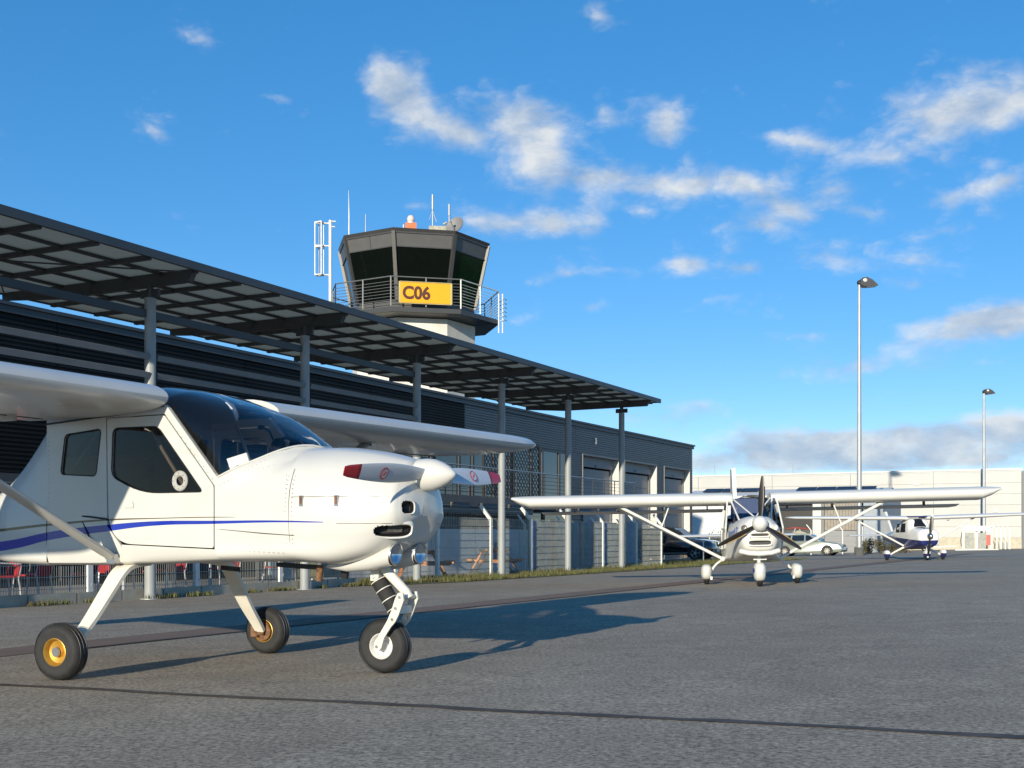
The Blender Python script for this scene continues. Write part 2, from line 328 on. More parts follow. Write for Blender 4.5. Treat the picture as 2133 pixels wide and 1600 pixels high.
mb = MB(); mb.add([(x, y, gz(x, y)-.03) for x, y in ((-1500, -400), (1500, -400), (1500, 1500), (-1500, 1500))], [(0, 1, 2, 3)]); tag(mb.build('ground', M_TERR, smooth=0), kind='structure')
ap = sheet('apron', [(-90, -170), (130, -170), (130, 45), (-90, 45)], 0, M_ASPH)
sheet('paved_strip', [(-40, -7.35), (62, -7.35), (62, -6.68), (-40, -6.68)], .004, M_SEAMR)
def ragged_strip(name, a0, a1, c, hw, along_w, dz, m):
    mb = MB(); n = 160; rows = []
    for i in range(n+1):
        t = a0+(a1-a0)*i/n; j = .012*math.sin(t*3.1)+random.uniform(-.008, .008); k1 = hw+random.uniform(-.012, .012); k2 = hw+random.uniform(-.012, .012)
        for off in (j-k1, j+k2):
            p = L3(c+off, t) if along_w else L3(t, c+off); rows.append((p.x, p.y, p.z+dz))
    mb.add(rows, [(2*i, 2*i+1, 2*i+3, 2*i+2) for i in range(n)]); tag(mb.build(name, m, smooth=0), kind='structure')
ragged_strip('tar_joint', -34, -4, -10.8, .042, True, .004, M_TAR)
ragged_strip('tar_joint', -9, 60, -7.40, .04, False, .008, M_TAR)
sheet('terrace', [(-16, .32), (27, .32), (27, 9.2), (-16, 9.2)], .03, M_PAVE)
sheet('grass_verge', [(6.5, -.6), (9, -1.25), (20, -1.5), (33, -1.4), (44, -1.2), (47, .8), (44, 3.2), (36, 3.5), (27.2, 2.6), (27.2, .3), (6.5, .3)], .012, M_GRASS)
# grass blades on the verge and along the fence foot
def blades():
    mb = MB(); rnd = random.Random(3)
    def blade(s, w, h):
        p = L3(s, w, dz=.01); a = rnd.uniform(0, 6.28); l = rnd.uniform(-.5, .5)*h; dx, dy = math.cos(a)*.012, math.sin(a)*.012
        mb.add([(p.x-dx, p.y-dy, p.z), (p.x+dx, p.y+dy, p.z), (p.x+l*dy/.012, p.y-l*dx/.012, p.z+h)], [(0, 1, 2)])
    for i in range(24000):
        s = 6.6 + 39*rnd.random()**1.25; lo = -1.2 if s > 9 else -.5; hi = .3 if s < 27.2 else 3.2
        w = rnd.uniform(lo, hi)
        if s > 36 and w > 2.4 and rnd.random() < .8: continue
        c = math.sin(s*1.7+w*2)*math.sin(s*.6-w*3.1)
        if c < -.35: continue
        blade(s, w, rnd.uniform(.05, .15)*(1.3 if w > -.2 else .8))
    for i in range(3600):
        s = rnd.uniform(-6, 8); 
        if math.sin(s*2.3)+math.sin(s*5.1+1) < .15: continue
        blade(s, rnd.gauss(-.02, .07), rnd.uniform(.02, .11))
    o = mb.build('grass', mat('grass_blades', (.11, .125, .035), .8, vscale=2.2, dark=(.10, .085, .035)), smooth=0, weld=False); tag(o, 'short uneven grass along the fence and verge', 'grass', kind='stuff')
blades()
# low concrete edging under the fence
mb = MB()
for i in range(14):
    s = -6.5+i*1.0; p = L3(s+.49, .2)
    mb.box((p.x, p.y, p.z+.05), (.97, .10, .26), Matrix.Rotation(BANG, 3, 'Z'))
tag(mb.build('kerb', mat('kerb_concrete', (.42, .39, .32), .9, var=.12, vscale=4)), kind='structure')

# ------------------------------------------------------------------ canopy
can = empty('entrance_canopy', (B0.x, B0.y, 0), BANG, 'long dark steel canopy with grid of perforated panels on round pillars', 'canopy')
def zl(s, w): p = L3(s, w); return p.z
PS = 4.48
for k in range(-1, 6):
    s = k*PS; z0 = zl(s, 0)-.02
    mb = MB(); mb.cyl((s, 0, z0), (s, 0, 5.02), .098, n=20); p = mb.build('pillar', M_PILLAR, can)
    mb = MB(); mb.cyl((s, 0, z0), (s, 0, z0+.035), .17, n=20); mb.build('base_plate', M_GALV, p)
    mb = MB(); mb.cyl((s, 0, 5.02), (s, 0, 5.24), .06, n=12).box((s, 0, 5.10), (.05, .42, .14)); mb.build('bracket', M_ANTH, p)
    mb = MB(); h = [( -1.02, 5.40), (-.92, 5.22), (2.2, 5.20), (3.62, 5.30), (3.62, 5.40)]
    mb.plate(h, [], lambda a, b, t: (s-.06+t, a, b), .12); mb.build('beam', M_ANTH, can)
C0, C1, W0, W1 = -6.72, 23.2, -1.1, 3.66
mp = bpy.data.materials.new('perforated_panel'); mp.use_nodes = True
def perf(nt):
    N, L = nt.nodes, nt.links; b = N['Principled BSDF']; b.inputs['Base Color'].default_value = (.40, .40, .37, 1); b.inputs['Roughness'].default_value = .5
    out = N['Material Output']; tc = N.new('ShaderNodeTexCoord'); sp = N.new('ShaderNodeSeparateXYZ'); L.new(tc.outputs['Object'], sp.inputs[0])
    w = N.new('ShaderNodeTexWave'); w.wave_type = 'BANDS'; w.bands_direction = 'X'; w.inputs['Scale'].default_value = 9.0; L.new(tc.outputs['Object'], w.inputs['Vector'])
    r = N.new('ShaderNodeMapRange'); r.inputs[3].default_value = .14; r.inputs[4].default_value = .34; L.new(w.outputs['Fac'], r.inputs[0])
    t = N.new('ShaderNodeBsdfTransparent'); tl = N.new('ShaderNodeBsdfTranslucent'); tl.inputs[0].default_value = (.50, .50, .42, 1)
    m1 = N.new('ShaderNodeMixShader'); m1.inputs[0].default_value = .6; L.new(b.outputs[0], m1.inputs[1]); L.new(tl.outputs[0], m1.inputs[2])
    m2 = N.new('ShaderNodeMixShader'); m2.inputs[0].default_value = .10; L.new(m1.outputs[0], m2.inputs[1]); L.new(t.outputs[0], m2.inputs[2])
    cc = N.new('ShaderNodeCombineXYZ'); [L.new(r.outputs[0], cc.inputs[i]) for i in range(3)]; L.new(cc.outputs[0], b.inputs['Base Color'])
    L.new(m2.outputs[0], out.inputs['Surface'])
perf(mp.node_tree)
rows = 6; rw = (W1-W0)/rows; cs = PS/4
ss = [k*cs for k in range(-6, 21)] + [C1]
mb = MB(); mb.box((0, 0, 0), (cs-.09, rw-.07, .03)); panel = mb.mesh('canopy_panel', 0); panel.materials.append(mp)
mbl = MB(); mbl.box((0, 0, 0), (C1-20*cs-.09, rw-.07, .03)); panel2 = mbl.mesh('canopy_panel_end', 0); panel2.materials.append(mp)
for i in range(len(ss)-1):
    for r in range(rows):
        o = bpy.data.objects.new('roof_panel', panel2 if i == len(ss)-2 else panel); col.objects.link(o); o.parent = can; o.location = ((ss[i]+ss[i+1])/2, W0+(r+.5)*rw, 5.445)
        o.rotation_euler = (random.uniform(-.004, .004), random.uniform(-.004, .004), 0)
for s in ss[1:-1]:
    mb = MB(); mb.box((s, (W0+W1)/2, 5.40), (.095, W1-W0-.1, .08)); mb.build('rafter', M_ANTH, can, smooth=0)
for r in range(1, rows):
    mb = MB(); mb.box(((C0+C1)/2, W0+r*rw, 5.416), (C1-C0-.1, .075, .06)); mb.build('purlin', M_ANTH, can, smooth=0)
for nm, a in (('front', ((C0+C1)/2, W0, 5.455, C1-C0, .07, .135)), ('back', ((C0+C1)/2, W1, 5.455, C1-C0, .05, .10)), ('end', (C1, (W0+W1)/2, 5.455, .06, W1-W0-.1, .11))):
    mb = MB(); mb.box(a[:3], a[3:]); mb.build('edge_beam', M_ANTH, can, smooth=0)
# horizontal rails and tilted sun slats between the pillars
for k in range(-1, 5):
    s0, s1 = k*PS+.10, (k+1)*PS-.10
    if k < 2:
        mb = MB(); mb.box(((s0+s1)/2, .04, 4.74), (s1-s0, .09, .13)); mb.build('rail', M_ANTH, can, smooth=0)
        for z in (4.0, 3.68):
            mb = MB(); mb.box(((s0+s1)/2, .0, z), (s1-s0, .17, .10), Matrix.Rotation(R(14), 3, 'X')); mb.build('slat', M_SLAT, can, smooth=0)
for a, b in (((20*cs+.2, -.9, 5.37), (C1-.2, 3.4, 5.37)), ((20*cs+.2, 3.4, 5.36), (C1-.2, -.9, 5.36)), ((-4.3, -.9, 5.37), (-.2, 3.4, 5.37)), ((-4.3, 3.4, 5.36), (-.2, -.9, 5.36))): mb = MB(); mb.cyl(a, b, .014, n=6); mb.build('bracing_rod', M_ANTH, can)

# ------------------------------------------------------------------ terminal building
bld = empty('terminal_building', (B0.x, B0.y, 0), BANG, 'long anthracite corrugated metal airport building behind the canopy', 'building')
FW = 9.0
def cladding(s0, s1, z0, z1, w=FW, m=M_CLAD, parent=bld, pitch=.11, d=.035, name='cladding_panel'):
    mb = MB(); prof = []; z = z0
    while z < z1-1e-4:
        for a, b in ((0, 0), (.42, 0), (.5, 1), (.92, 1)):
            zz = z+a*pitch
            if zz <= z1: prof.append((w+d*b, zz))
        z += pitch
    prof.append((w, z1))
    n = len(prof); mb.add([(s0, a, b) for a, b in prof] + [(s1, a, b) for a, b in prof], [(i, i+1, n+i+1, n+i) for i in range(n-1)])
    return mb.build(name, m, parent, smooth=0)
def bbox(name, s0, s1, w0, w1, z0, z1, m, parent=bld):
    mb = MB(); mb.box(((s0+s1)/2, (w0+w1)/2, (z0+z1)/2), (s1-s0, w1-w0, z1-z0)); return mb.build(name, m, parent, smooth=0)
DOORS = [(39.84, 44.86), (45.62, 50.83), (52.08, 56.93)]
edges = [-16, -8.6, -1.2, 6.2, 13.6, 20.6, 27.6, 34.6, 39.0, 45.24, 51.4, 57.5]
for a, b in zip(edges, edges[1:]): cladding(a+.012, b-.012, 4.95, 6.44, m=M_CLAD_SHADE if b < 28 else M_CLAD)
for a, b in ((-16, -4), (-4, 8), (8, 20.4)): cladding(a+.012, b-.012, 2.4, 4.93, m=M_CLAD_SHADE)
for a, b in ((38.3, 39.84), (44.86, 45.62), (50.83, 52.08), (56.93, 57.5)): cladding(a, b, -1.0, 4.94)
bbox('back_wall', -16, 57.5, 9.2+1.4, 28, -1.2, 6.3, M_ANTH)
bbox('roof', -16.1, 57.6, 8.93, 28.1, 6.28, 6.45, M_ANTH); bbox('coping', -16.15, 57.65, 8.86, 9.08, 6.452, 6.54, M_ANTH)
cladding(0, 19, -1, 6.3, w=0, name='end_cladding').matrix_local = Matrix.Translation((57.56, 9.05, 0)) @ Matrix.Rotation(R(90), 4, 'Z')
mb = MB(); prev = None
for i, (a, b) in enumerate(DOORS):
    mb = MB(); mb.plate([(a, -1), (a, 4.95), (b, 4.95), (b, -1), (b-.06, -1), (b-.06, 4.88), (a+.06, 4.88), (a+.06, -1)], [], lambda x, z, t: (x, FW-.04+t, z), .62)
    dr = mb.build('door_bay', M_SLAT, bld, smooth=0)
    bbox('jamb', b-.075, b-.062, FW-.02, FW+.40, -1, 4.87, M_JAMB, dr)
    for j in range(7):
        bbox('door_section', a+.34, b-.34, FW+.42, FW+.50, -.9+j*.74, -.9+j*.74+.725, M_DOORG, dr)
    for q0, q1 in ((a+.06, a+.33), (b-.33, b-.06)): bbox('guide_rail', q0, q1, FW+.36, FW+.50, -1, 4.6, M_SLAT, dr)
    bbox('lintel', a+.06, b-.06, FW+.30, FW+.49, 4.36, 4.88, M_DOORG, dr)
    mb = MB(); mb.cyl((a+2.5, FW+.25, 4.42), (a+2.5, FW+.25, 4.5), .05, n=8); mb.build('door_lamp', M_GALV, dr)
# upper storey glazing with mullions, s 20.4..38.2
s = 20.4; k = 0
while s < 38.1:
    wd = (1.15, 1.9, 1.5, 2.2)[k % 4]; e = min(s+wd, 38.2)
    f = MB(); t = .07
    f.plate([(s, 2.3), (e, 2.3), (e, 4.93), (s, 4.93)], [[(s+t, 2.42), (s+t, 4.82), (e-t, 4.82), (e-t, 2.42)]], lambda x, z, q: (x, FW+.02+q, z), .10)
    w_ = f.build('window', M_ANTH, bld, smooth=0); bbox('pane', s+t, e-t, FW+.08, FW+.10, 2.42, 4.82, M_BGLASS, w_)
    if k % 2: bbox('blind', s+t+.02, e-t-.02, FW+.101, FW+.115, 2.9 if k % 4 == 1 else 3.6, 4.82, mat('window_blind', (.10, .11, .12), .8), w_)
    s = e+.02; k += 1
# balcony
bbox('balcony_slab', 9, 38.6, 5.6, 9.0, 1.98, 2.22, M_ANTH); bbox('balcony_fascia', 9, 38.6, 5.52, 5.6, 1.86, 2.26, mat('balcony_fascia', (.10, .105, .11), .7))
ral = empty('balcony_railing'); ral.parent = bld
def rb(name, s0, s1, z, r=.02, w=5.66): mb = MB(); mb.cyl((s0, w, z), (s1, w, z), r, n=8); return mb.build(name, M_GALV if r > .019 else M_ANTH, ral)
rb('handrail', 9, 38.6, 3.34, .026)
for i in range(6): rb('rail_wire', 9, 38.6, 2.42+i*.155, .009)
for i in range(24):
    mb = MB(); mb.box((9.2+i*1.27, 5.66, 2.76), (.07, .03, 1.10)); mb.build('baluster', M_ANTH, ral, smooth=0)
for i in range(12):
    mb = MB(); mb.box((12+i*2.2, 5.42, 1.92), (1.1, .16, .17)); mb.build('planter_bracket', mat('bracket_grey', (.16, .16, .155), .8), bld)
# diamond trellis on the balcony
mb = MB(); s0, s1, z0, z1, st = 24.6, 29.6, 2.4, 4.6, .26
def clipd(s_, sg):
    pts = []
    for zz in (z0, z1):
        pts.append((s_+sg*(zz-z0), zz))
    (xa, za), (xb, zb) = pts
    t0, t1 = 0, 1
    for lo_hi in (0, 1):
        lim = s0 if lo_hi == 0 else s1
        dx = xb-xa; tt = (lim-xa)/dx
        if (lo_hi == 0) == (dx > 0): t0 = max(t0, tt)
        else: t1 = min(t1, tt)
    if t0 < t1: return (xa+(xb-xa)*t0, za+(zb-za)*t0), (xa+(xb-xa)*t1, za+(zb-za)*t1)
x = s0-3
while x < s1+3:
    for sg, ww in ((1, 6.5), (-1, 6.53)):
        c = clipd(x, sg)
        if c: mb.bar((c[0][0], ww, c[0][1]), (c[1][0], ww, c[1][1]), .02, .03)
    x += st
tr = mb.build('lattice', M_BLACK, None, smooth=0); tre = empty('trellis_screen', (B0.x, B0.y, 0), BANG, 'black diamond lattice screen standing on the balcony', 'trellis'); tr.parent = tre
mb = MB(); [mb.box((q, 6.52, 3.4), (.09, .09, 2.36)) for q in (24.6, 27.1, 29.6)]; mb.build('frame', M_BLACK, tre, smooth=0)
# ground floor: dark glazing behind the terrace
for i in range(17):
    a = -16+i*3.2; f = MB(); f.plate([(a, -.9), (a+3.15, -.9), (a+3.15, 1.95), (a, 1.95)], [[(a+.08, -.3), (a+.08, 1.85), (a+3.07, 1.85), (a+3.07, -.3)]], lambda x, z, q: (x, FW-.06+q, z), .12)
    w_ = f.build('window', M_ANTH, bld, smooth=0); bbox('pane', a+.08, a+3.07, FW, FW+.02, -.3, 1.85, M_BGLASS, w_)
bbox('storey_band', -16, 38.3, FW-.02, FW+.3, 1.97, 2.38, M_ANTH)
num = text_obj('wall_number', '3', .42, M_WHITE, bld, Matrix.Translation((41.4, FW-.06, 5.55)) @ Matrix.Rotation(R(90), 4, 'X'), offset=.02)
# ------------------------------------------------------------------ fence with bent tops
fen = empty('mesh_fence', (B0.x, B0.y, 0), BANG, 'double wire mesh fence with pale posts bent inwards at the top', 'fence')
POSTS = [-5.47, -3.27, -1.21, 1.4, 3.9, 6.2, 8.3, 10.29, 13.16, 15.7, 18.4, 21.2, 24.3, 26.95]
for s in POSTS:
    z0 = zl(s, .2)
    mb = MB(); mb.box((s, .2, z0+.80), (.11, .08, 1.64)); p = mb.build('post', M_FENCE, fen, smooth=0)
    mb = MB(); mb.bar((s, .2, z0+1.59), (s-.02, 0.50, z0+1.97), .08, .08, up=(1, 0, 0)); mb.build('bent_arm', M_FENCE, p, smooth=0)
    for q in (.3, .85, 1.4): mb = MB(); mb.box((s+.05, .165, z0+q), (.06, .03, .03)); mb.build('clamp', M_GALV, p, smooth=0)
M_WIRE = mat('fence_wire', (.36, .385, .37), .5, metal=.3, var=.1)
for a, b in zip(POSTS, POSTS[1:]):
    mb = MB(); za, zb = zl(a, .2), zl(b, .2); r = .0035
    n = int((b-a-.08)/.05)
    for i in range(1, n+1):
        x = a+.04+i*(b-a-.08)/(n+1); t = (x-a)/(b-a); z = za+(zb-za)*t
        mb.box((x, .2, z+.83), (.006, .006, 1.58))
    for j in range(9):
        for ww in (.193, .207): mb.bar((a+.03, ww, za+.06+j*.192), (b-.03, ww, zb+.06+j*.192), .008, .008)
    tag(mb.build('wire_panel', M_WIRE, fen, smooth=0, weld=False), kind='stuff')
for dy, dzz in ((.29, 1.72), (.38, 1.84), (.46, 1.95)):
    mb = MB()
    for a, b in zip(POSTS, POSTS[1:]): mb.cyl((a, .2+dy-.2+.0, zl(a, .2)+dzz), (b, .2+dy-.2, zl(b, .2)+dzz), .004, n=5)
    mb.build('barbed_wire', M_WIRE, fen, smooth=0)
# second run of posts behind, going into the yard at the end of the terrace
fe2 = empty('yard_fence', (B0.x, B0.y, 0), BANG, 'second wire fence with bent posts running back towards the building', 'fence')
P2 = [(21.0, 3.0), (24.2, 3.0), (27.4, 3.0), (30.6, 3.2)]
for s, w in P2:
    z0 = zl(s, w); mb = MB(); mb.box((s, w, z0+.80), (.06, .05, 1.62)); p = mb.build('post', M_FENCE, fe2, smooth=0)
    mb = MB(); mb.bar((s, w, z0+1.59), (s-.02, w+.25, z0+1.93), .05, .05, up=(1, 0, 0)); mb.build('bent_arm', M_FENCE, p, smooth=0)
for (a, wa), (b, wb) in zip(P2, P2[1:]):
    mb = MB(); n = int((b-a)/.05)
    for i in range(1, n):
        t = i/n; x = a+(b-a)*t; w = wa+(wb-wa)*t; mb.box((x, w, zl(x, w)+.83), (.006, .006, 1.56))
    for j in range(9): mb.bar((a, wa, zl(a, wa)+.06+j*.19), (b, wb, zl(b, wb)+.06+j*.19), .008, .008)
    tag(mb.build('wire_panel', M_WIRE, fe2, smooth=0, weld=False), kind='stuff')

# ------------------------------------------------------------------ terrace things
M_WPAN = mat('white_board', (.66, .66, .65), .6, var=.05, vscale=1.0)
hut = empty('white_hut', (B0.x, B0.y, 0), BANG, 'white panelled kiosk behind the fence with dark slatted upper band', 'kiosk')
x = 9.6; k = 0
while x < 22.2:
    wd = (1.55, 1.25, 1.75, 1.45)[k % 4]; e = min(x+wd, 22.3)
    z0 = zl(x, 3.5); bbox('wall_panel', x+.01, e-.01, 3.5+.012*(k % 2), 3.6+.012*(k % 2), z0, 1.05, M_WPAN, hut); x = e; k += 1
x = 9.7
while x < 22.25:
    bbox('slat', x, x+.09, 3.52, 3.56, 1.07, 1.58, M_OLDWOOD, hut); x += .165
bbox('roof', 9.5, 22.4, 3.4, 5.6, 1.60, 1.70, M_ANTH, hut); bbox('back', 9.6, 22.3, 5.3, 5.4, -.9, 1.58, M_ANTH, hut)
bbox('notice', 19.7, 20.15, 3.46, 3.49, .05, .62, mat('notice_print', (.25, .27, .2), .7, var=.25, vscale=9), hut)
bbox('fascia', 9.5, 22.4, 3.36, 3.40, 1.56, 1.74, M_ANTH, hut)
scr = empty('plank_screen', (B0.x, B0.y, 0), BANG, 'screen of upright planks painted blue, brown, teal and green', 'screen')
PC = [(.12, .36, .36), (.06, .24, .30), (.05, .30, .16), (.48, .17, .08), (.40, .13, .10), (.22, .30, .62), (.15, .28, .55), (.35, .44, .58), (.08, .26, .30), (.45, .38, .32), (.52, .44, .34), (.28, .36, .38), (.42, .20, .11), (.22, .34, .42)]
x = 22.5; k = 0
while x < 33:
    wd = random.uniform(.24, .42); c = PC[(k*5+k//3) % len(PC)]
    bbox('plank', x, x+wd-.02, 3.55+random.uniform(-.02, .02), 3.6, zl(x, 3.5)+.03, 1.36+random.uniform(-.05, .06), mat('plank_%d' % (PC.index(c)), c, .75, var=.18, vscale=4), scr); x += wd; k += 1
def picnic(s, w, rz, label):
    p = L3(s, w, dz=.03); e = empty('picnic_table', p, rz, label, 'table', 'wooden picnic tables behind the fence')
    for i in range(5): mb = MB(); mb.box((0, -.32+i*.16, .73), (1.75, .145, .04)); mb.build('top_board', M_WOOD if i % 2 else M_OLDWOOD, e, smooth=0)
    for sg in (-1, 1):
        for q in (0, 1): mb = MB(); mb.box((0, sg*(.62+q*.15), .44), (1.75, .14, .04)); mb.build('seat_board', M_WOOD, e, smooth=0)
    for sx in (-.62, .62):
        for sg in (-1, 1): mb = MB(); mb.bar((sx, sg*.26, .70), (sx, sg*.66, 0), .05, .10, up=(1, 0, 0)); mb.build('leg', M_WOOD, e, smooth=0)
        mb = MB(); mb.box((sx+.05, 0, .40), (.04, 1.5, .09)); mb.build('cross_beam', M_WOOD, e, smooth=0)
        mb = MB(); mb.box((sx+.05, 0, .68), (.04, .70, .07)); mb.build('top_beam', M_WOOD, e, smooth=0)
picnic(11.3, 1.25, BANG+.5, 'orange wooden picnic table behind the fence, the nearer of two')
picnic(15.4, 1.25, BANG+.35, 'orange wooden picnic table behind the fence, the farther of two')
# red garden chairs and grey tables on the terrace
M_REDC = mat('red_canvas', (.42, .02, .025), .8, var=.15, vscale=6)
M_CHFR = mat('chair_frame', (.62, .62, .60), .4, metal=.3)
def chair_proto():
    parts = []
    mb = MB(); mb.box((.02, 0, .44), (.46, .46, .03)); parts.append(('seat', mb.mesh('seat'), M_REDC))
    mb = MB(); mb.box((-.25, 0, .72), (.03, .46, .56), Matrix.Rotation(R(-12), 3, 'Y')); parts.append(('backrest', mb.mesh('backrest'), M_REDC))
    for sx, sy in ((.2, .22), (.2, -.22), (-.2, .22), (-.2, -.22)):
        mb = MB(); mb.cyl((sx*1.25, sy*1.05, 0), (sx, sy, .44), .016, n=8); parts.append(('leg', mb.mesh('chair_leg'), M_CHFR))
    for sy in (.25, -.25):
        mb = MB(); mb.tube([(-.2, sy, .43), (-.24, sy, .64), (.18, sy, .66), (.2, sy, .43)], .014); parts.append(('armrest', mb.mesh('armrest'), M_CHFR))
    for p in parts: p[1].materials.append(p[2])
    return parts
CH = chair_proto()
chs = [(-3.9, 1.0, 2.2), (-3.2, 1.5, .4), (-2.35, .95, 2.8), (-1.45, 1.25, 1.9), (-.7, .85, 2.4), (.5, 1.3, .2), (1.2, .9, 2.0), (2.1, 1.5, 2.9), (3.6, 1.4, 1.2), (4.6, .9, 2.3)]
CL = ['red garden chair farthest left behind the fence', 'second red garden chair from the left behind the fence', 'third red garden chair from the left behind the fence', 'fourth red garden chair from the left behind the fence', 'fifth red garden chair from the left, beside the first visible pillar\'s left side',
      'red garden chair just right of the first pillar', 'second red garden chair right of the first pillar', 'third red garden chair right of the first pillar', 'red garden chair farthest right but one on the terrace', 'red garden chair farthest right on the terrace']
for (s, w, a), lb in zip(chs, CL):
    e = empty('garden_chair', L3(s, w, dz=.03), BANG+a, lb, 'chair', 'red garden chairs on the terrace')
    for nm, me, m in CH: o = bpy.data.objects.new(nm, me); col.objects.link(o); o.parent = e
def gtable(s, w, label):
    e = empty('garden_table', L3(s, w, dz=.03), BANG, label, 'table')
    mb = MB(); mb.cyl((0, 0, .70), (0, 0, .735), .42, n=24); mb.build('table_top', M_GALV, e)
    mb = MB(); mb.cyl((0, 0, .03), (0, 0, .70), .035, n=12); mb.build('column', M_GALV, e)
    mb = MB(); mb.cyl((0, 0, 0), (0, 0, .03), .25, n=20); mb.build('foot', M_ANTH, e)
gtable(-2.7, 2.1, 'round grey garden table behind the leftmost red chairs'); gtable(1.6, 2.2, 'round grey garden table right of the first pillar'); gtable(4.1, 2.2, 'round grey garden table at the right end of the chairs')
def board(s, w, c, label, wd=.8, h=1.0):
    e = empty('advert_board', L3(s, w, dz=.03), BANG, label, 'board')
    mb = MB(); mb.box((0, 0, h/2+.12), (wd, .03, h), Matrix.Rotation(R(-8), 3, 'X')); mb.build('panel', mat('board_%s' % label.split()[0], c, .6, var=.25, vscale=4), e, smooth=0)
    for sx in (-1, 1): mb = MB(); mb.bar((sx*(wd/2-.05), .05, 0), (sx*(wd/2-.05), .02, h), .04, .04); mb.build('stand', M_GALV, e, smooth=0)
board(6.0, 1.8, (.10, .20, .30), 'blue notice board standing behind the fence'); board(7.1, 1.9, (.48, .38, .10), 'yellow notice board standing behind the fence'); board(8.4, 2.1, (.35, .33, .22), 'beige notice board standing behind the fence')

# ------------------------------------------------------------------ control tower
TD = 55.0; TX = (861-1066.5)/2500*TD
tow = empty('control_tower', (TX, TD, .058), math.atan2(-TD, -TX)+math.pi/2, 'airport control tower with dark slanted windows on a concrete shaft', 'tower')
# local frame: -y faces the camera, +x to the right
tow.scale = (1, 1, .936)
VA = [R(31+45*k) for k in range(8)]
def ring(r, z): return [Vector((r*math.sin(a), -r*math.cos(a), z)) for a in VA]
def shell(r0, z0, r1, z1, m, name, parent=tow, cap=True): mb = MB(); mb.loft([ring(r0, z0), ring(r1, z1)], True, cap); return mb.build(name, m, parent, smooth=0)
shell(2.88, -2.0, 2.88, 10.95, M_CONC, 'shaft')
M_TGREY = mat('tower_grey_panel', (.092, .092, .09), .5, var=.05)
M_TFRAME = mat('tower_frame', (.062, .062, .062), .45, metal=.2, var=.05)
shell(2.80, 10.97, 3.88, 11.02, M_BLACK, 'underside'); shell(3.98, 11.03, 3.98, 11.24, M_TFRAME, 'platform')
shell(2.80, 11.242, 2.86, 11.78, M_TGREY, 'parapet'); 
Z0, Z1, Z2, Z3 = 11.78, 14.15, 14.80, 14.95; RA, RB, RC = 2.86, 3.32, 3.48
def rr(z): return RA+(RC-RA)*(z-Z0)/(Z2-Z0)
for k in range(8):
    a, b = VA[k], VA[(k+1) % 8]
    def P(t, z, off=0):
        r = rr(z)+off; p = Vector((r*math.sin(a), -r*math.cos(a), z)).lerp(Vector((r*math.sin(b), -r*math.cos(b), z)), t); return p
    mb = MB(); mb.add([P(.03, Z0), P(.97, Z0), P(.97, Z1), P(.03, Z1), P(.03, Z0, -.03), P(.97, Z0, -.03), P(.97, Z1, -.03), P(.03, Z1, -.03)], [(0, 1, 2, 3), (4, 5, 6, 7), (0, 1, 5, 4), (2, 3, 7, 6), (0, 3, 7, 4), (1, 2, 6, 5)]); mb.build('window_pane', M_TGLASS if k != 0 else mat('tower_glass_green', (.004, .022, .006), .08, var=.2, spec=.15), tow, smooth=0)
    mb = MB(); mb.bar(P(0, Z0-.05, .03), P(0, Z2+.02, .03), .16, .12, up=(math.sin(a), -math.cos(a), 0)); mb.build('mullion', M_TFRAME, tow, smooth=0)
    for q0, q1 in ((.035, .5), (.51, .965)) if k == 6 else ((.035, .965),):
        mb = MB(); mb.add([P(q0, Z1+.02, .01), P(q1, Z1+.02, .01), P(q1, Z2-.06, .01), P(q0, Z2-.06, .01), P(q0, Z1+.02, -.04), P(q1, Z1+.02, -.04), P(q1, Z2-.06, -.04), P(q0, Z2-.06, -.04)], [(0, 1, 2, 3), (4, 5, 6, 7), (0, 1, 5, 4), (2, 3, 7, 6), (0, 3, 7, 4), (1, 2, 6, 5)]); mb.build('sun_panel', M_TGREY, tow, smooth=0)
    mb = MB(); mb.bar(P(0, Z1, 0), P(1, Z1, 0), .07, .05); mb.bar(P(0, Z2-.03, 0), P(1, Z2-.03, 0), .09, .07); mb.build('transom', M_TFRAME, tow, smooth=0)
shell(RC+.02, Z2, RC+.10, Z3, M_TFRAME, 'roof')
shell(2.0, Z0-.3, 2.3, Z1, M_BLACK, 'cab_core')
# consoles seen through the lowest part of the window
RR = 3.96
M_TRAIL = mat('tower_railing', (.17, .175, .18), .45, metal=.3)
for k in range(8):
    a, b = VA[k], VA[(k+1) % 8]; p0 = Vector((RR*math.sin(a), -RR*math.cos(a), 0)); p1 = Vector((RR*math.sin(b), -RR*math.cos(b), 0))
    mb = MB(); up = Vector((0, 0, 1)); mb.tube([p0+up*12.62, p1+up*12.62], .03)
    for z in (11.42, 11.56, 11.7, 11.84, 11.98, 12.12, 12.26, 12.4): mb.tube([p0+up*z, p1+up*z], .013, 6)
    mb.build('railing', M_TRAIL if k != 0 else M_FENCE, tow)
    for t in (0, .5): q = p0.lerp(p1, t); mb = MB(); mb.box((q.x, q.y, 11.95), (.05, .05, 1.36)); mb.build('railing_post', M_TRAIL if k != 0 else M_FENCE, tow)
sg = empty('tower_sign', (TX, TD, .058), tow.rotation_euler[2], 'yellow sign reading C06 on the control tower railing', 'sign')
sg.scale = (1, 1, .936)
a, b = VA[7], VA[0]; p0 = Vector((4.03*math.sin(a), -4.03*math.cos(a), 0)); p1 = Vector((4.03*math.sin(b), -4.03*math.cos(b), 0)); xd = (p1-p0).normalized(); nd_ = Vector((xd.y, -xd.x, 0))
if nd_.y > 0: nd_ = -nd_
MS = Matrix(((xd.x, 0, nd_.x), (xd.y, 0, nd_.y), (0, 1, 0))).to_4x4()
ctr = p0.lerp(p1, .49)
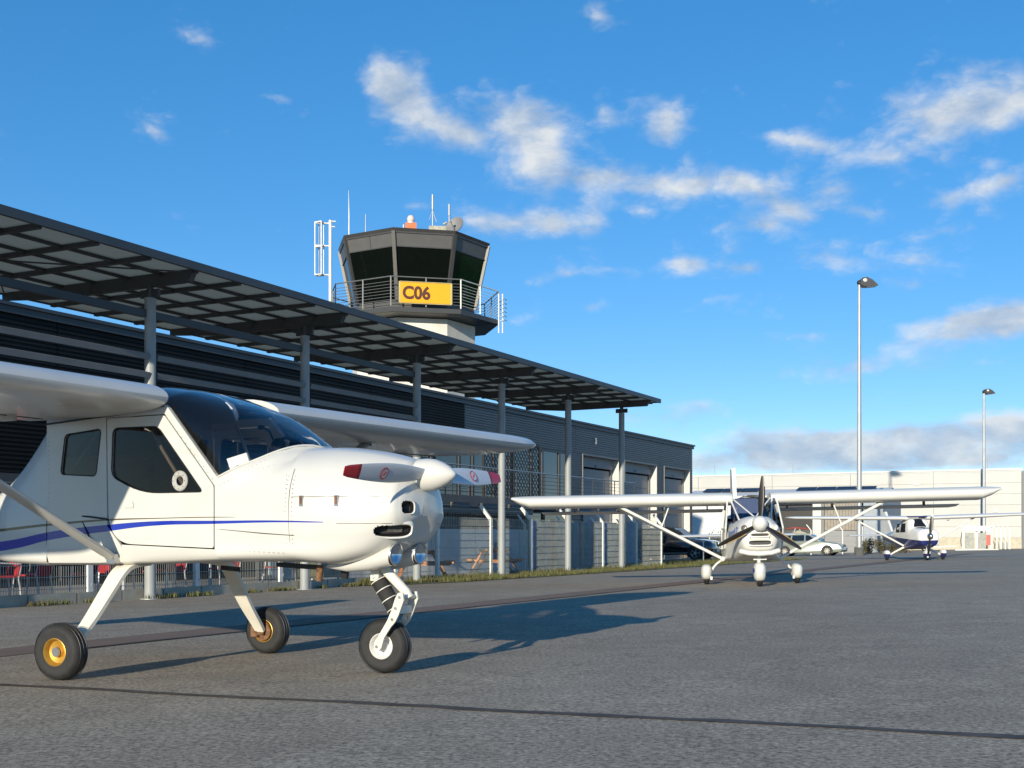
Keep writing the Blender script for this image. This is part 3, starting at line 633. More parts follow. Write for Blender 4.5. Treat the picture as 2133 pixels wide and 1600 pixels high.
mb = MB(); mb.box(ctr+Vector((0, 0, 11.90)), (2.2, .06, .92), Matrix((xd, -nd_, Vector((0, 0, 1)))).transposed()); mb.build('board', mat('sign_yellow', (.82, .37, .003), .5, var=.02), sg, smooth=0)
mb = MB(); q0 = ctr-xd*1.12; q1 = ctr+xd*1.12
for za, zb, A, Bq in ((11.42, 12.38, q0, q0), (11.42, 12.38, q1, q1)): mb.bar(A+Vector((0, 0, za))+nd_*.01, Bq+Vector((0, 0, zb))+nd_*.01, .05, .07, up=xd)
for z in (11.41, 12.39): mb.bar(q0+Vector((0, 0, z))+nd_*.01, q1+Vector((0, 0, z))+nd_*.01, .05, .03)
mb.build('frame', mat('sign_frame', (.5, .42, .2), .5), sg, smooth=0)
text_obj('lettering', 'C06', .80, mat('sign_letter', (.085, .022, .008), .6, var=.05), sg, Matrix.Translation(q0+xd*.12+Vector((0, 0, 11.62))+nd_*.035) @ MS @ Matrix.Diagonal((.88, 1, 1, 1)), offset=.03, extr=.003)
# roof equipment
def part(name, m, fn, parent=tow): mb = MB(); fn(mb); return mb.build(name, m, parent)
zr = Z3+.02
def px(u, dy=0): return (u-861)/2500*TD
part('whip_antenna', M_WHITE, lambda b: (b.cyl((px(731), -1.2, zr), (px(731), -1.2, zr+1.2), .03), b.cyl((px(731), -1.2, zr+1.2), (px(731)-.02, -1.2, zr+2.3), .03, .008)))
part('whip_antenna', M_GALV, lambda b: b.cyl((px(764), -1.0, zr), (px(764), -1.0, zr+1.25), .03, .015))
part('beacon_box', mat('beacon_orange', (.55, .16, .06), .6), lambda b: b.box((px(856), -2.6, zr+.20), (.5, .5, .36)))
part('beacon_lamp', mat('beacon_glass', (.7, .6, .55), .1), lambda b: (b.cyl((px(856), -2.6, zr+.38), (px(856), -2.6, zr+.46), .16), b.sphere((px(856), -2.6, zr+.60), (.17, .17, .2))))
part('whip_antenna', M_WHITE, lambda b: b.cyl((px(841), -1.5, zr), (px(841), -1.5, zr+.65), .025))
part('antenna_mast', M_GALV, lambda b: (b.cyl((px(900), -1.5, zr), (px(900), -1.5, zr+1.5), .03), b.cyl((px(900), -1.5, zr+1.4), (px(900), -1.5, zr+2.1), .05), b.cyl((px(900), -1.5, zr+1.35), (px(908), -1.5, zr+.8), .012), b.cyl((px(900), -1.5, zr+1.35), (px(893), -1.5, zr+.9), .012)))
part('antenna_mast', M_GALV, lambda b: (b.cyl((px(934), -1.2, zr), (px(934), -1.2, zr+1.2), .03), b.cyl((px(934), -1.2, zr+1.2), (px(934), -1.2, zr+1.75), .05), b.cyl((px(924), -1.2, zr+.72), (px(940), -1.2, zr+.55), .02), b.sphere((px(924), -1.2, zr+.80), .07), b.sphere((px(928), -1.2, zr+.86), .06)))
part('air_unit', mat('air_unit', (.42, .40, .33), .7, var=.15, vscale=6), lambda b: b.box((px(910), -2.0, zr+.20), (.8, .6, .40)))
def dish(b):
    o = Vector((px(946), -2.6, zr+.30)); ax = Vector((-.55, -.75, .35)).normalized(); b.lathe([(-.02, .0), (.0, .12), (.05, .27), (.13, .42), (.14, .44), (.10, .425), (.0, .24), (-.05, 0)], o, ax, 24); b.cyl(o-ax*.05, (o.x, o.y+.3, zr), .04); b.cyl(o+ax*.14-Vector((0, 0, .3)), o+ax*.45, .02); b.box(o+ax*.46, (.09, .09, .09))
part('satellite_dish', mat('dish_grey', (.20, .20, .20), .6), dish)
def frame_ant(b):
    x0 = px(697); y0 = -2.4
    b.cyl((x0, y0, 11.0), (x0, y0, 15.5), .07)
    for z in (15.35, 14.3, 12.95):
        b.cyl((x0, y0, z), (px(667), y0, z+.02), .035)
    for u, dy in ((667, 0), (673, .25), (680, -.2), (684, .1)): b.cyl((px(u), y0+dy, 12.95), (px(u), y0+dy, 15.4), .028)
    for z in (15.4, 14.25, 12.95):
        b.tube([(px(684), y0+.1, z), (px(673), y0+.25, z), (px(667), y0, z), (px(680), y0-.2, z), (px(684), y0+.1, z)], .03, 6)
    b.cyl((x0, y0, 15.45), (px(708), y0, 15.45), .03); b.cyl((x0, y0, 15.2), (px(706), y0, 15.2), .03)
part('frame_antenna', mat('antenna_white', (.75, .74, .70), .5), frame_ant)
part('ladder_cage', M_FENCE, lambda b: [b.tube([(px(1040), -1.0+.1*i, 11.2+.2*i), (px(1046), -1.3, 11.2+.2*i), (px(1052), -1.0, 11.2+.2*i)], .025, 6) for i in range(6)] and [b.cyl((px(u), -1.0, 10.6), (px(u), -1.0, 12.5), .03) for u in (1036, 1044)])

# ------------------------------------------------------------------ white hall far right
HP = Vector((46.17, 108.7)); hall = empty('white_hall', (HP.x, HP.y, 0), math.atan2(-NN.y, -NN.x), 'large white industrial hall with horizontal panels at the far right', 'building')
# local x runs left along the facade, local y = towards viewer (-U)
hy = 1 if (Vector((-math.sin(hall.rotation_euler[2]), math.cos(hall.rotation_euler[2])))).dot(U) < 0 else -1
zb = -.75; ph = 1.0
xs = [0, 7.6, 15.2, 22.8, 30.4, 38, 45.6]
for i in range(len(xs)-1):
    z = zb+1.3; j = 0
    while z < 6.6:
        h = min(ph, 6.7-z); mb = MB(); mb.box(((xs[i]+xs[i+1])/2, 0, z+h/2), (7.6-.03, .16+.012*((i+j) % 2), h-.018)); mb.build('wall_panel', M_HALL, hall, smooth=0); z += h; j += 1
mb = MB(); mb.box((22.8, -hy*.02, zb+.5), (45.6, .16, 1.6)); mb.build('plinth', mat('hall_plinth', (.50, .46, .36), .8), hall, smooth=0)
mb = MB(); mb.box((22.8, -hy*15.2, 2.9), (45.5, 30, 7.3)); mb.build('core', M_GALV, hall, smooth=0)
mb = MB(); mb.box((22.8, hy*.04, 6.78), (45.8, .3, .14)); mb.build('coping', M_WHITE, hall, smooth=0)
mb = MB(); mb.box((-.12, -hy*15, 3.0), (.2, 30, 7.2)); mb.build('side_wall', M_CLAD, hall, smooth=0)
for x in (3, 12, 21, 29): mb = MB(); mb.cyl((x, -hy*1, 6.8), (x, -hy*1, 7.9), .025, n=6); mb.build('lightning_rod', M_GALV, hall)
for x, z in ((9.1, 5.6), (2.2, 3.0)): mb = MB(); mb.box((x, hy*.14, z), (.35, .14, .3)); mb.build('wall_lamp', M_WPAN, hall, smooth=0)

# ------------------------------------------------------------------ low hangar with solar panels
LP = Vector((29.4, 95.0)); low = empty('low_hangar', (LP.x, LP.y, 0), math.atan2(-NN.y, -NN.x), 'low grey hangar with solar panels on its roof before the white hall', 'building')
def lb(name, x0, x1, y0, y1, z0, z1, m, parent=low): mb = MB(); mb.box(((x0+x1)/2, hy*(y0+y1)/2, (z0+z1)/2), (x1-x0, abs(y1-y0), z1-z0)); return mb.build(name, m, parent, smooth=0)
gb = -1.0
lb('back_wall', .05, 17, -9, -8.8, gb, 3.9, M_WPAN); lb('side_wall', .05, .2, -8.8, 0, gb, 3.9, mat('blue_grey_wall', (.26, .31, .36), .6))
lb('wall', .2, 1.55, -.1, 0, gb, 3.9, mat('blue_grey_wall2', (.30, .34, .38), .6)); lb('side_door', 1.57, 1.82, -.05, .05, gb, 1.5, M_WHITE); lb('door_slit', 1.83, 2.0, -.05, .03, gb, 1.4, M_BLACK)
d = lb('garage_door', 2.02, 4.6, -.12, -.04, gb, 1.15, M_DOORG)
for i in range(5): lb('door_section', 2.05, 4.57, -.04, -.01, gb+.02+i*.42, gb+.42+i*.42, M_DOORG, d)
for i in range(11): lb('board', 2.02+i*.236, 2.24+i*.236, -.1, 0, 1.2, 3.9, mat('beige_boards', (.30, .27, .22), .8, var=.1))
lb('post', 4.62, 4.85, -.05, .12, gb, 3.9, M_SLAT); lb('post', 4.87, 5.55, -.1, .1, gb, 3.9, M_WHITE)
lb('opening', 5.56, 9.9, -2.6, -2.5, gb, 3.9, M_BLACK); lb('wall', 9.9, 17, -.1, 0, gb, 3.9, M_WPAN)
lb('eave', 0, 17.1, -9.1, .25, 3.91, 4.06, M_WHITE)
mb = MB(); mb.add([(0, 0, 4.065), (17, 0, 4.065), (17, -hy*4.5, 4.72), (0, -hy*4.5, 4.72), (0, -hy*9, 4.065), (17, -hy*9, 4.065)], [(0, 1, 2, 3), (3, 2, 5, 4)]); mb.build('roof', M_WPAN, low, smooth=0)
M_SOLAR = mat('solar_cell', (.015, .016, .024), .4, var=.2, vscale=2)
ang = math.atan2(.655, 4.5)
for i in (0, 1, 2, 3, 6, 7, 8):
    for j in range(1):
        mb = MB(); yy = 3.1+j*1.9; mb.box((1.9+i*1.62, -hy*yy, 4.065+yy*.1456+.16), (1.55, 1.3, .05), Matrix.Rotation(-hy*(ang+R(5)), 3, 'X')); mb.build('solar_panel', M_SOLAR, low, smooth=0)

# ------------------------------------------------------------------ lamp posts
def lamp(x, y, h, label):
    z0 = gz(x, y); e = empty('lamp_post', (x, y, z0), 0, label, 'lamp')
    mb = MB(); mb.cyl((0, 0, .5), (0, 0, h), .165, .085, n=18); mb.build('mast', M_GALV, e)
    mb = MB(); mb.cyl((0, 0, -.1), (0, 0, .5), .30, n=18); mb.build('base', mat('lamp_base', (.10, .10, .095), .9), e)
    mb = MB(); mb.cyl((-.05, 0, h-.1), (.3, 0, h-.02), .1, n=10); mb.sphere((.0, 0, h-.02), .15); mb.build('bracket', M_BLACK, e)
    k = h/17.3
    prof = [(-.02, -.18), (.02, .12), (.16, .26), (.42, .28), (.75, .12), (1.12, -.22), (.30, -.30)]
    mb = MB(); mb.plate([(a*k, b*k) for a, b in prof], [], lambda a, b, t: (a, t-.32, h+b), .64); hd = mb.build('lamp_head', mat('lamp_head', (.06, .06, .065), .4), e, smooth=20)
    mb = MB(); mb.box((.72*k, 0, h-.275*k), (.62*k, .5, .03), Matrix.Rotation(R(-5), 3, 'Y')); mb.build('reflector', mat('lamp_glass', (.35, .36, .34), .15), hd)
    mb = MB(); mb.sphere((.28*k, -.33, h+.08*k), (.13*k, .03, .12*k)); mb.build('side_cap', M_WHITE, hd)
lamp(21.5, 74.3, 16.9, 'tall grey apron lamp post, the nearer and taller of two')
lamp(40.9, 104.0, 13.7, 'slim apron lamp post in front of the white hall, the farther of two')
# ------------------------------------------------------------------ aircraft helpers
def wheel_meshes(r, w, rim_r):
    t = MB(); pr = []
    for i in range(17):
        a = math.pi*i/16; pr.append((-math.cos(a)*w/2*(1 if abs(math.cos(a)) < .98 else .9), rim_r+(r-rim_r)*math.sin(a)**.55))
    t.lathe([(-w/2*.8, rim_r)]+pr+[(w/2*.8, rim_r)], (0, 0, 0), (0, 1, 0), 40)
    g = MB()
    for q in (-.22, 0, .22): g.lathe([(q*w-.004, r*.995), (q*w-.003, r+.0012), (q*w+.003, r+.0012), (q*w+.004, r*.995)], (0, 0, 0), (0, 1, 0), 40)
    m = MB(); m.lathe([(-w*.42, rim_r+.006), (-w*.45, rim_r-.004), (-w*.40, rim_r*.90), (-w*.18, rim_r*.80), (-w*.12, rim_r*.42), (-w*.22, rim_r*.36), (-w*.24, rim_r*.1), (-w*.24, 0)], (0, 0, 0), (0, 1, 0), 32)
    m.lathe([(w*.42, rim_r+.006), (w*.45, rim_r-.004), (w*.40, rim_r*.90), (w*.18, rim_r*.80), (w*.12, rim_r*.42), (w*.22, rim_r*.36), (w*.24, 0)], (0, 0, 0), (0, 1, 0), 32)
    return t.mesh('tyre', 50), g.mesh('tread_rib', 30), m.mesh('rim', 40)
def wheel(parent, loc, r, w, rim_r, m_rim, rz=0, rx=0, name='wheel'):
    e = bpy.data.objects.new(name, None); col.objects.link(e); e.parent = parent; e.location = loc; e.rotation_euler = (rx, 0, rz); e.empty_display_size = .1
    t, g, m = wheel_meshes(r, w, rim_r)
    for nm, me, mt in (('tyre', t, M_TYRE), ('tread_rib', g, M_BLACK), ('rim', m, m_rim)):
        me.materials.append(mt); o = bpy.data.objects.new(nm, me); col.objects.link(o); o.parent = e
    return e
def wing_mesh(secs, n=16, cap=True):
    """secs: list of (y, x_le, z_le, chord, thick, incidence)"""
    mb = MB(); rings = []
    for y, xl, zl_, c, t, inc in secs:
        ci, si = math.cos(inc), math.sin(inc)
        rings.append([Vector((xl-(px_*c)*ci - pz_*c*si, y, zl_-(px_*c)*si+pz_*c*ci)) for px_, pz_ in airfoil(t, n=n)])
    mb.loft(rings, True, cap); return mb
def blade_mesh(R0, R1, cmax, root_c, tip_c, tw0, tw1, th=.13, n=14):
    """propeller blade along +Z, chord mostly along Y, thrust +X"""
    rings = []
    for i in range(n+1):
        t = i/n; r = R0+(R1-R0)*t
        c = root_c+(cmax-root_c)*math.sin(min(t/.45, 1)*math.pi/2) if t < .45 else cmax+(tip_c-cmax)*((t-.45)/.55)**1.6
        if t > .96: c *= .86
        tw = tw0+(tw1-tw0)*t; ring = []
        for k in range(12):
            a = 2*math.pi*k/12; u = math.cos(a)*c/2; v = math.sin(a)*c*th*(1.6-t)/2
            ring.append(Vector((u*math.sin(tw)+v*math.cos(tw), u*math.cos(tw)-v*math.sin(tw), r)))
        rings.append(ring)
    return rings
def striped(name, base, stripes, z0, z1, x0, x1):
    """glossy paint with flowing side stripes; stripes: [(colour, [(x,z)...], [(x,halfwidth)...])]"""
    mt = bpy.data.materials.new(name); mt.use_nodes = True; nt = mt.node_tree; N = nt.nodes; L = nt.links; b = N['Principled BSDF']
    b.inputs['Roughness'].default_value = .3; b.inputs['Coat Weight'].default_value = .35; b.inputs['Coat Roughness'].default_value = .05
    tc = N.new('ShaderNodeTexCoord'); sp = N.new('ShaderNodeSeparateXYZ'); L.new(tc.outputs['Object'], sp.inputs[0])
    def m(op, a, bb=None):
        n = N.new('ShaderNodeMath'); n.operation = op
        for i, v in enumerate((a, bb)):
            if v is None: continue
            if isinstance(v, (int, float)): n.inputs[i].default_value = v
            else: L.new(v, n.inputs[i])
        return n.outputs[0]
    xn = m('DIVIDE', m('SUBTRACT', sp.outputs[0], x0), x1-x0)
    ns = N.new('ShaderNodeTexNoise'); ns.inputs['Scale'].default_value = 2.2; ns.inputs['Detail'].default_value = 5; L.new(tc.outputs['Object'], ns.inputs['Vector'])
    r = N.new('ShaderNodeValToRGB'); L.new(ns.outputs[0], r.inputs[0]); r.color_ramp.elements[0].position = .3; r.color_ramp.elements[0].color = (*[q*.94 for q in base], 1); r.color_ramp.elements[1].position = .6; r.color_ramp.elements[1].color = (*base, 1)
    c = r.outputs[0]
    gm = N.new('ShaderNodeTexNoise'); gm.inputs['Scale'].default_value = 5.0; gm.inputs['Detail'].default_value = 8; gm.inputs['Roughness'].default_value = .7
    gv = N.new('ShaderNodeMapping'); gv.inputs['Scale'].default_value = (.35, 1, 1.6); L.new(tc.outputs['Object'], gv.inputs[0]); L.new(gv.outputs[0], gm.inputs['Vector'])
    gr = N.new('ShaderNodeMapRange'); gr.inputs[1].default_value = .58; gr.inputs[2].default_value = .80; gr.inputs[4].default_value = .35; L.new(gm.outputs[0], gr.inputs[0])
    gx_ = N.new('ShaderNodeMix'); gx_.data_type = 'RGBA'; L.new(gr.outputs[0], gx_.inputs[0]); L.new(c, gx_.inputs[6]); gx_.inputs[7].default_value = (.36, .33, .27, 1); c = gx_.outputs[2]
    def curve(pts, lo, hi):
        f = N.new('ShaderNodeFloatCurve'); L.new(xn, f.inputs['Value']); cv = f.mapping.curves[0]
        P = [((x-x0)/(x1-x0), (z-lo)/(hi-lo)) for x, z in pts]
        cv.points[0].location = P[0]; cv.points[1].location = P[-1]
        for q in P[1:-1]: cv.points.new(*q)
        f.mapping.update(); return m('ADD', m('MULTIPLY', f.outputs[0], hi-lo), lo)
    for colr, path, hw in stripes:
        zc = curve(path, z0, z1); hwv = curve(hw, -.02, .1)
        d = m('SUBTRACT', hwv, m('ABSOLUTE', m('SUBTRACT', sp.outputs[2], zc)))
        f = m('MULTIPLY', m('GREATER_THAN', d, 0.0), m('GREATER_THAN', m('ABSOLUTE', sp.outputs[1]), .12))
        x = N.new('ShaderNodeMix'); x.data_type = 'RGBA'; L.new(f, x.inputs[0]); L.new(c, x.inputs[6]); x.inputs[7].default_value = (*colr, 1); c = x.outputs[2]
    L.new(c, b.inputs['Base Color']); return mt

# ------------------------------------------------------------------ near white aircraft
POS = (-2.355, 8.39); HDG = -.5
pl = empty('light_aircraft', (POS[0], POS[1], 0), HDG, 'white high-wing aircraft with blue side stripe and red-tipped propeller, nearest the camera', 'aircraft')
def pgz(x, y):
    c, s_ = math.cos(HDG), math.sin(HDG); return gz(POS[0]+x*c-y*s_, POS[1]+x*s_+y*c)
BLUE = (.006, .024, .33)
M_BODY = striped('striped_white_paint', (.57, .565, .53), [
    (BLUE, [(-4.3, .86), (-1.9, .78), (-1.16, .815), (-.57, .895), (-.11, .937), (.36, .968), (.85, .972), (1.28, .976), (1.64, .97), (2.2, .965)], [(-4.3, .02), (-1.9, .036), (-1.16, .033), (-.57, .027), (-.11, .022), (.36, .014), (.85, .010), (1.28, .006), (1.62, .002), (1.66, -.015), (2.2, -.02)]),
    ((.09, .065, .03), [(-4.3, .95), (-1.9, .89), (-1.16, .928), (-.57, .968), (-.11, .992), (.36, 1.0), (.85, 1.004), (1.28, 1.0), (1.64, 1.0), (2.2, 1.0)], [(-4.3, .01), (-1.16, .010), (-.11, .006), (.36, .003), (.85, .0025), (1.0, .001), (1.1, -.01), (2.2, -.02)])], .6, 1.3, -4.3, 2.2)
aft = [half_st(-4.3, (0, 1.06), (.03, 1.055), (.05, 1.02), (.055, .97), (.05, .91), (.03, .87), (0, .86)),
       half_st(-2.6, (0, 1.20), (.13, 1.18), (.21, 1.10), (.235, 1.0), (.22, .86), (.15, .78), (0, .77)),
       half_st(-1.55, (0, 1.22), (.22, 1.20), (.37, 1.13), (.41, 1.02), (.40, .84), (.33, .725), (0, .715)),
       half_st(-1.22, (0, 1.30), (.28, 1.28), (.44, 1.20), (.475, 1.04), (.47, .82), (.41, .70), (0, .70)),
       half_st(-.95, (0, 1.50), (.32, 1.47), (.475, 1.36), (.51, 1.06), (.505, .81), (.45, .69), (0, .69)),
       half_st(-.68, (0, 1.72), (.35, 1.69), (.50, 1.60), (.52, 1.12), (.52, .80), (.47, .685), (0, .68))]
mb = MB(); mb.loft(body_rings(aft, 7, 5), False)
# belly and sill of the cabin, roof
belly = []
for x, k in ((-.68, 0), (-.2, .12), (.3, .5), (.865, 1)):
    A = [(.52, .80), (.518, .745), (.505, .70), (.47, .685), (.3, .68), (0, .68)]; B_ = [(.522, .80), (.515, .775), (.50, .75), (.48, .735), (.3, .724), (0, .72)]
    belly.append([(x, a[0]+(b[0]-a[0])*k, a[1]+(b[1]-a[1])*k) for a, b in zip(A, B_)])
bel = []
for st in belly: bel.append([Vector(p) for p in st]+[Vector((p[0], -p[1], p[2])) for p in st[::-1]])
mb.loft(bel, False)
roof = []
for x, zt in ((-.68, 1.72), (-.45, 1.84), (-.1, 1.90), (.12, 1.90)):
    arc = [Vector((x, .505*math.cos(a)**.6 if math.cos(a) > 0 else 0, 1.60+(zt-1.60)*math.sin(a)**.8)) for a in [math.pi/2*k/8 for k in range(9)]]
    roof.append(arc+[Vector((p.x, -p.y, p.z)) for p in arc[::-1]])
mb.loft(roof, False)
# scuttle between door and firewall, open under the windshield
BASE = [(.865, .52, 1.252), (.966, .47, 1.309), (1.079, .39, 1.367), (1.17, .30, 1.421), (1.225, .2, 1.453), (1.265, .1, 1.464), (1.297, 0, 1.455)]
SC0 = [(.865, .52, 1.252), (.865, .5215, 1.2), (.865, .523, 1.14), (.865, .524, 1.04), (.865, .522, .85), (.865, .48, .735), (.865, 0, .72)]
SC1 = [(1.297, 0, 1.455), (1.32, .22, 1.425), (1.36, .40, 1.30), (1.38, .462, 1.10), (1.38, .455, .87), (1.38, .40, .745), (1.38, 0, .715)]
rows_ = []
for i, (x, y, z) in enumerate(BASE):
    t = i/(len(BASE)-1); cp = [Vector((x, y, z))]
    for a, b in zip(SC0[1:], SC1[1:]): cp.append(Vector(a).lerp(Vector(b), t))
    if 0 < t < 1: cp[1] = cp[0].lerp(cp[2], .42)+Vector((0, .03, .012))*math.sin(math.pi*t)
    h = catmull(cp, 6); rows_.append(h+[Vector((p.x, -p.y, p.z)) for p in h[::-1]])
mb.loft(rows_, False)
fus = mb.build('fuselage', M_BODY, pl, smooth=40)
cowl = [[(1.297, 0, 1.455), (1.32, .22, 1.425), (1.36, .40, 1.30), (1.38, .462, 1.10), (1.38, .455, .87), (1.38, .40, .745), (1.38, 0, .715)],
        [(1.55, 0, 1.447), (1.56, .20, 1.415), (1.58, .365, 1.29), (1.6, .425, 1.09), (1.6, .415, .87), (1.6, .345, .735), (1.6, 0, .70)],
        [(1.8, 0, 1.412), (1.8, .155, 1.385), (1.81, .30, 1.265), (1.82, .37, 1.07), (1.82, .355, .885), (1.81, .275, .775), (1.80, 0, .745)],
        [(1.97, 0, 1.374), (1.97, .12, 1.347), (1.985, .235, 1.24), (1.995, .305, 1.07), (1.985, .285, .935), (1.935, .20, .83), (1.905, 0, .805)],
        [(2.025, 0, 1.35), (2.025, .105, 1.328), (2.035, .19, 1.225), (2.05, .25, 1.06), (2.043, .225, .965), (1.995, .145, .872), (1.97, 0, .857)],
        [(2.06, 0, 1.28), (2.06, .06, 1.265), (2.065, .12, 1.19), (2.074, .155, 1.055), (2.068, .135, .99), (2.03, .08, .94), (2.015, 0, .935)],
        [(2.08, 0, 1.12), (2.08, .02, 1.115), (2.081, .03, 1.09), (2.082, .04, 1.05), (2.078, .03, 1.02), (2.07, .02, 1.01), (2.067, 0, 1.0)]]
mb = MB(); mb.loft(body_rings(cowl, 22, 22), False, True); cw = mb.build('engine_cowling', M_BODY, pl, smooth=50)
def cut_hole(o, c, a, b, n, rx, rz, shape=lambda u: 0.0, depth=.10):
    bm = bmesh.new(); bm.from_mesh(o.data); dead = []
    for f in bm.faces:
        d = f.calc_center_median()-c; u, v, w = d.dot(a), d.dot(b), d.dot(n)
        if abs(w) < depth and f.normal.dot(n) > .15:
            q = abs(u/rx)**3+abs((v-shape(u))/rz)**3
            if q < 1: dead.append(f)
    bmesh.ops.delete(bm, geom=dead, context='FACES'); bm.to_mesh(o.data); bm.free(); o.data.update()
def oval(c, rx, rz, pw=.6, n=24, skew=0):
    o = []
    for k in range(n):
        a = 2*math.pi*k/n; ca, sa = math.cos(a), math.sin(a)
        o.append((c[0]+rx*math.copysign(abs(ca)**pw, ca)+skew*sa, c[1]+rz*math.copysign(abs(sa)**pw, sa)))
    return o
# front intakes: a dark recess with a raised lip, one each side of the spinner
for sy in (-1, 1):
    ax = Vector((.90, sy*.44, -.02)).normalized() if sy < 0 else Vector((.66, .75, -.02)).normalized(); sx_ = Vector((-sy*ax.y, sy*ax.x, 0)).normalized()*1.0; cc = Vector((2.052, -.175, 1.06)) if sy < 0 else Vector((2.005, .25, 1.06)); up = Vector((0, 0, 1))
    sd_ = Vector((-ax.y, ax.x, 0)).normalized()
    cut_hole(cw, cc, sd_, up, ax, .0505, .0415)
    ln = lambda rx, rz, d: [cc+sd_*p[0]+up*p[1]+ax*d for p in oval((0, 0), rx, rz)]
    g = MB(); g.loft([ln(.060, .050, -.02), ln(.057, .047, .012), ln(.051, .042, .018), ln(.046, .037, .010)], True); g.build('intake_lip', M_WHITE, cw)
    g = MB(); g.loft([ln(.046, .037, .010), ln(.042, .033, -.03), ln(.001, .001, -.05)], True); g.build('intake_duct', M_BLACK, cw)
# chin radiator mouth on the starboard lower corner of the nose
cax = Vector((.66, -.70, -.30)).normalized(); csd = Vector((.70, .66, 0)).normalized(); cup = cax.cross(csd).normalized(); cup = cup if cup.z > 0 else -cup; ccc = Vector((1.975, -.215, .925))
def chin(rx, rz, d): return [ccc+csd*p[0]+cup*(p[1]+.25*p[0]*p[0])+cax*(d+.022-.75*p[0]*p[0]) for p in oval((0, 0), rx, rz, .55, 28, .012)]
cut_hole(cw, ccc, csd, cup, cax, .117, .043, lambda u: .25*u*u, .16)
g = MB(); g.loft([chin(.135, .060, -.09), chin(.130, .054, .004), chin(.121, .046, .014), chin(.112, .037, .006)], True); g.build('chin_lip', M_WHITE, cw, smooth=60)
g = MB(); g.loft([chin(.112, .037, .006), chin(.104, .034, -.05), chin(.01, .004, -.06)], True); g.build('chin_intake', M_BLACK, cw)
g = MB(); g.box(ccc-cax*.02+csd*.02, (.09, .045, .004), Matrix((csd, cup, cax)).transposed()); g.build('radiator', mat('radiator_grey', (.09, .09, .085), .7, var=.2, vscale=40), cw)
# landing light fairings under the nose
for sy in (-.15, .12):
    g = MB(); rg = []
    for x, z, r in ((1.45, .715, .015), (1.62, .725, .05), (1.8, .752, .066), (1.955, .79, .072)):
        rg.append([Vector((x+.02*math.sin(2*math.pi*k/18), sy+r*math.cos(2*math.pi*k/18), z-.015+r*.95*math.sin(2*math.pi*k/18))) for k in range(18)])
    g.loft(rg, True); fr_ = g.build('light_fairing', M_WHITE, pl, smooth=60)
    g = MB(); g.lathe([(0, .070), (.006, .068), (.008, .060)], (1.955, sy, .776), (1, 0, .0), 24); g.build('light_ring', M_STEEL, fr_)
    g = MB(); g.lathe([(-.03, .0), (-.018, .03), (.0, .060)], (1.960, sy, .776), (1, 0, 0), 24); g.build('light_lens', mat('lamp_lens', (.6, .65, .7), .05, metal=.9), fr_)
# cowl seams, latches and hinge line
def on_cowl(x, z, sy=-1):
    best = None
    for st in cowl_r:
        for p in st:
            if p.y*sy >= 0:
                d = (p.x-x)**2+(p.z-z)**2
                if best is None or d < best[0]: best = (d, p)
    return best[1]
cowl_r = body_rings(cowl, 10, 10)
def seam(pts, r=.0013, nm='panel_seam', par=cw):
    g = MB(); P = catmull([Vector(p) for p in pts], 6); g.tube(P, r, 6); g.build(nm, mat('seam_dark', (.10, .095, .09), .8), par)
for sy in (-1, 1):
    P = []
    for i in range(9):
        x = 1.40+i*.078; q = on_cowl(x, 1.125+.0*i, sy); P.append((x, q.y*1.004, 1.125))
    seam(P)
    P = []
    for i in range(7):
        x = 1.70+i*.062; q = on_cowl(x, .962, sy); P.append((x, q.y*1.004, .962))
    seam(P)
    P = [(1.385, sy*y_, z_) for y_, z_ in ((.408, 1.30), (.452, 1.18), (.466, 1.06), (.463, .94), (.45, .84))]; seam(P)
    for x in (1.47, 1.70):
        q = on_cowl(x, 1.10, sy); g = MB(); g.box((x, q.y+sy*.002, 1.10), (.026, .012, .065), Matrix.Rotation(0, 3, 'Z')); g.build('latch', M_STEEL, cw)
        g = MB(); g.box((x, q.y+sy*.004, 1.105), (.014, .016, .05)); g.build('latch_lever', M_RUST, cw)
# rivets along the cabin lower panel and A pillar
g = MB()
for sy in (-1, 1):
    for i in range(14): g.sphere((.9+i*.034, sy*(.522-.0042*i), .80-.0013*i), .003, 6, 4)
    for i in range(11): g.sphere((.455+i*.037, sy*.5235, 1.63-i*.0384), .0035, 6, 4)
    for i in range(20): g.sphere((-.05+i*.043, sy*.5215, .875-.001*i), .003, 6, 4)
    for i in range(16): g.sphere((1.405, sy*(.466-.0022*abs(i-8)), 1.26-i*.028), .0035, 6, 4)
    for i in range(16): g.sphere((1.36, sy*(.470-.0022*abs(i-8)), 1.26-i*.028), .0035, 6, 4)
    for i in range(24): g.sphere((-.66, sy*.521, .83+i*.032), .003, 6, 4)
    for i in range(12): g.sphere((.885+i*.03, sy*(.521-.0035*i), 1.235+.0135*i-.03), .003, 6, 4)
tag(g.build('rivets', mat('rivet', (.40, .39, .36), .4), pl), kind='stuff')
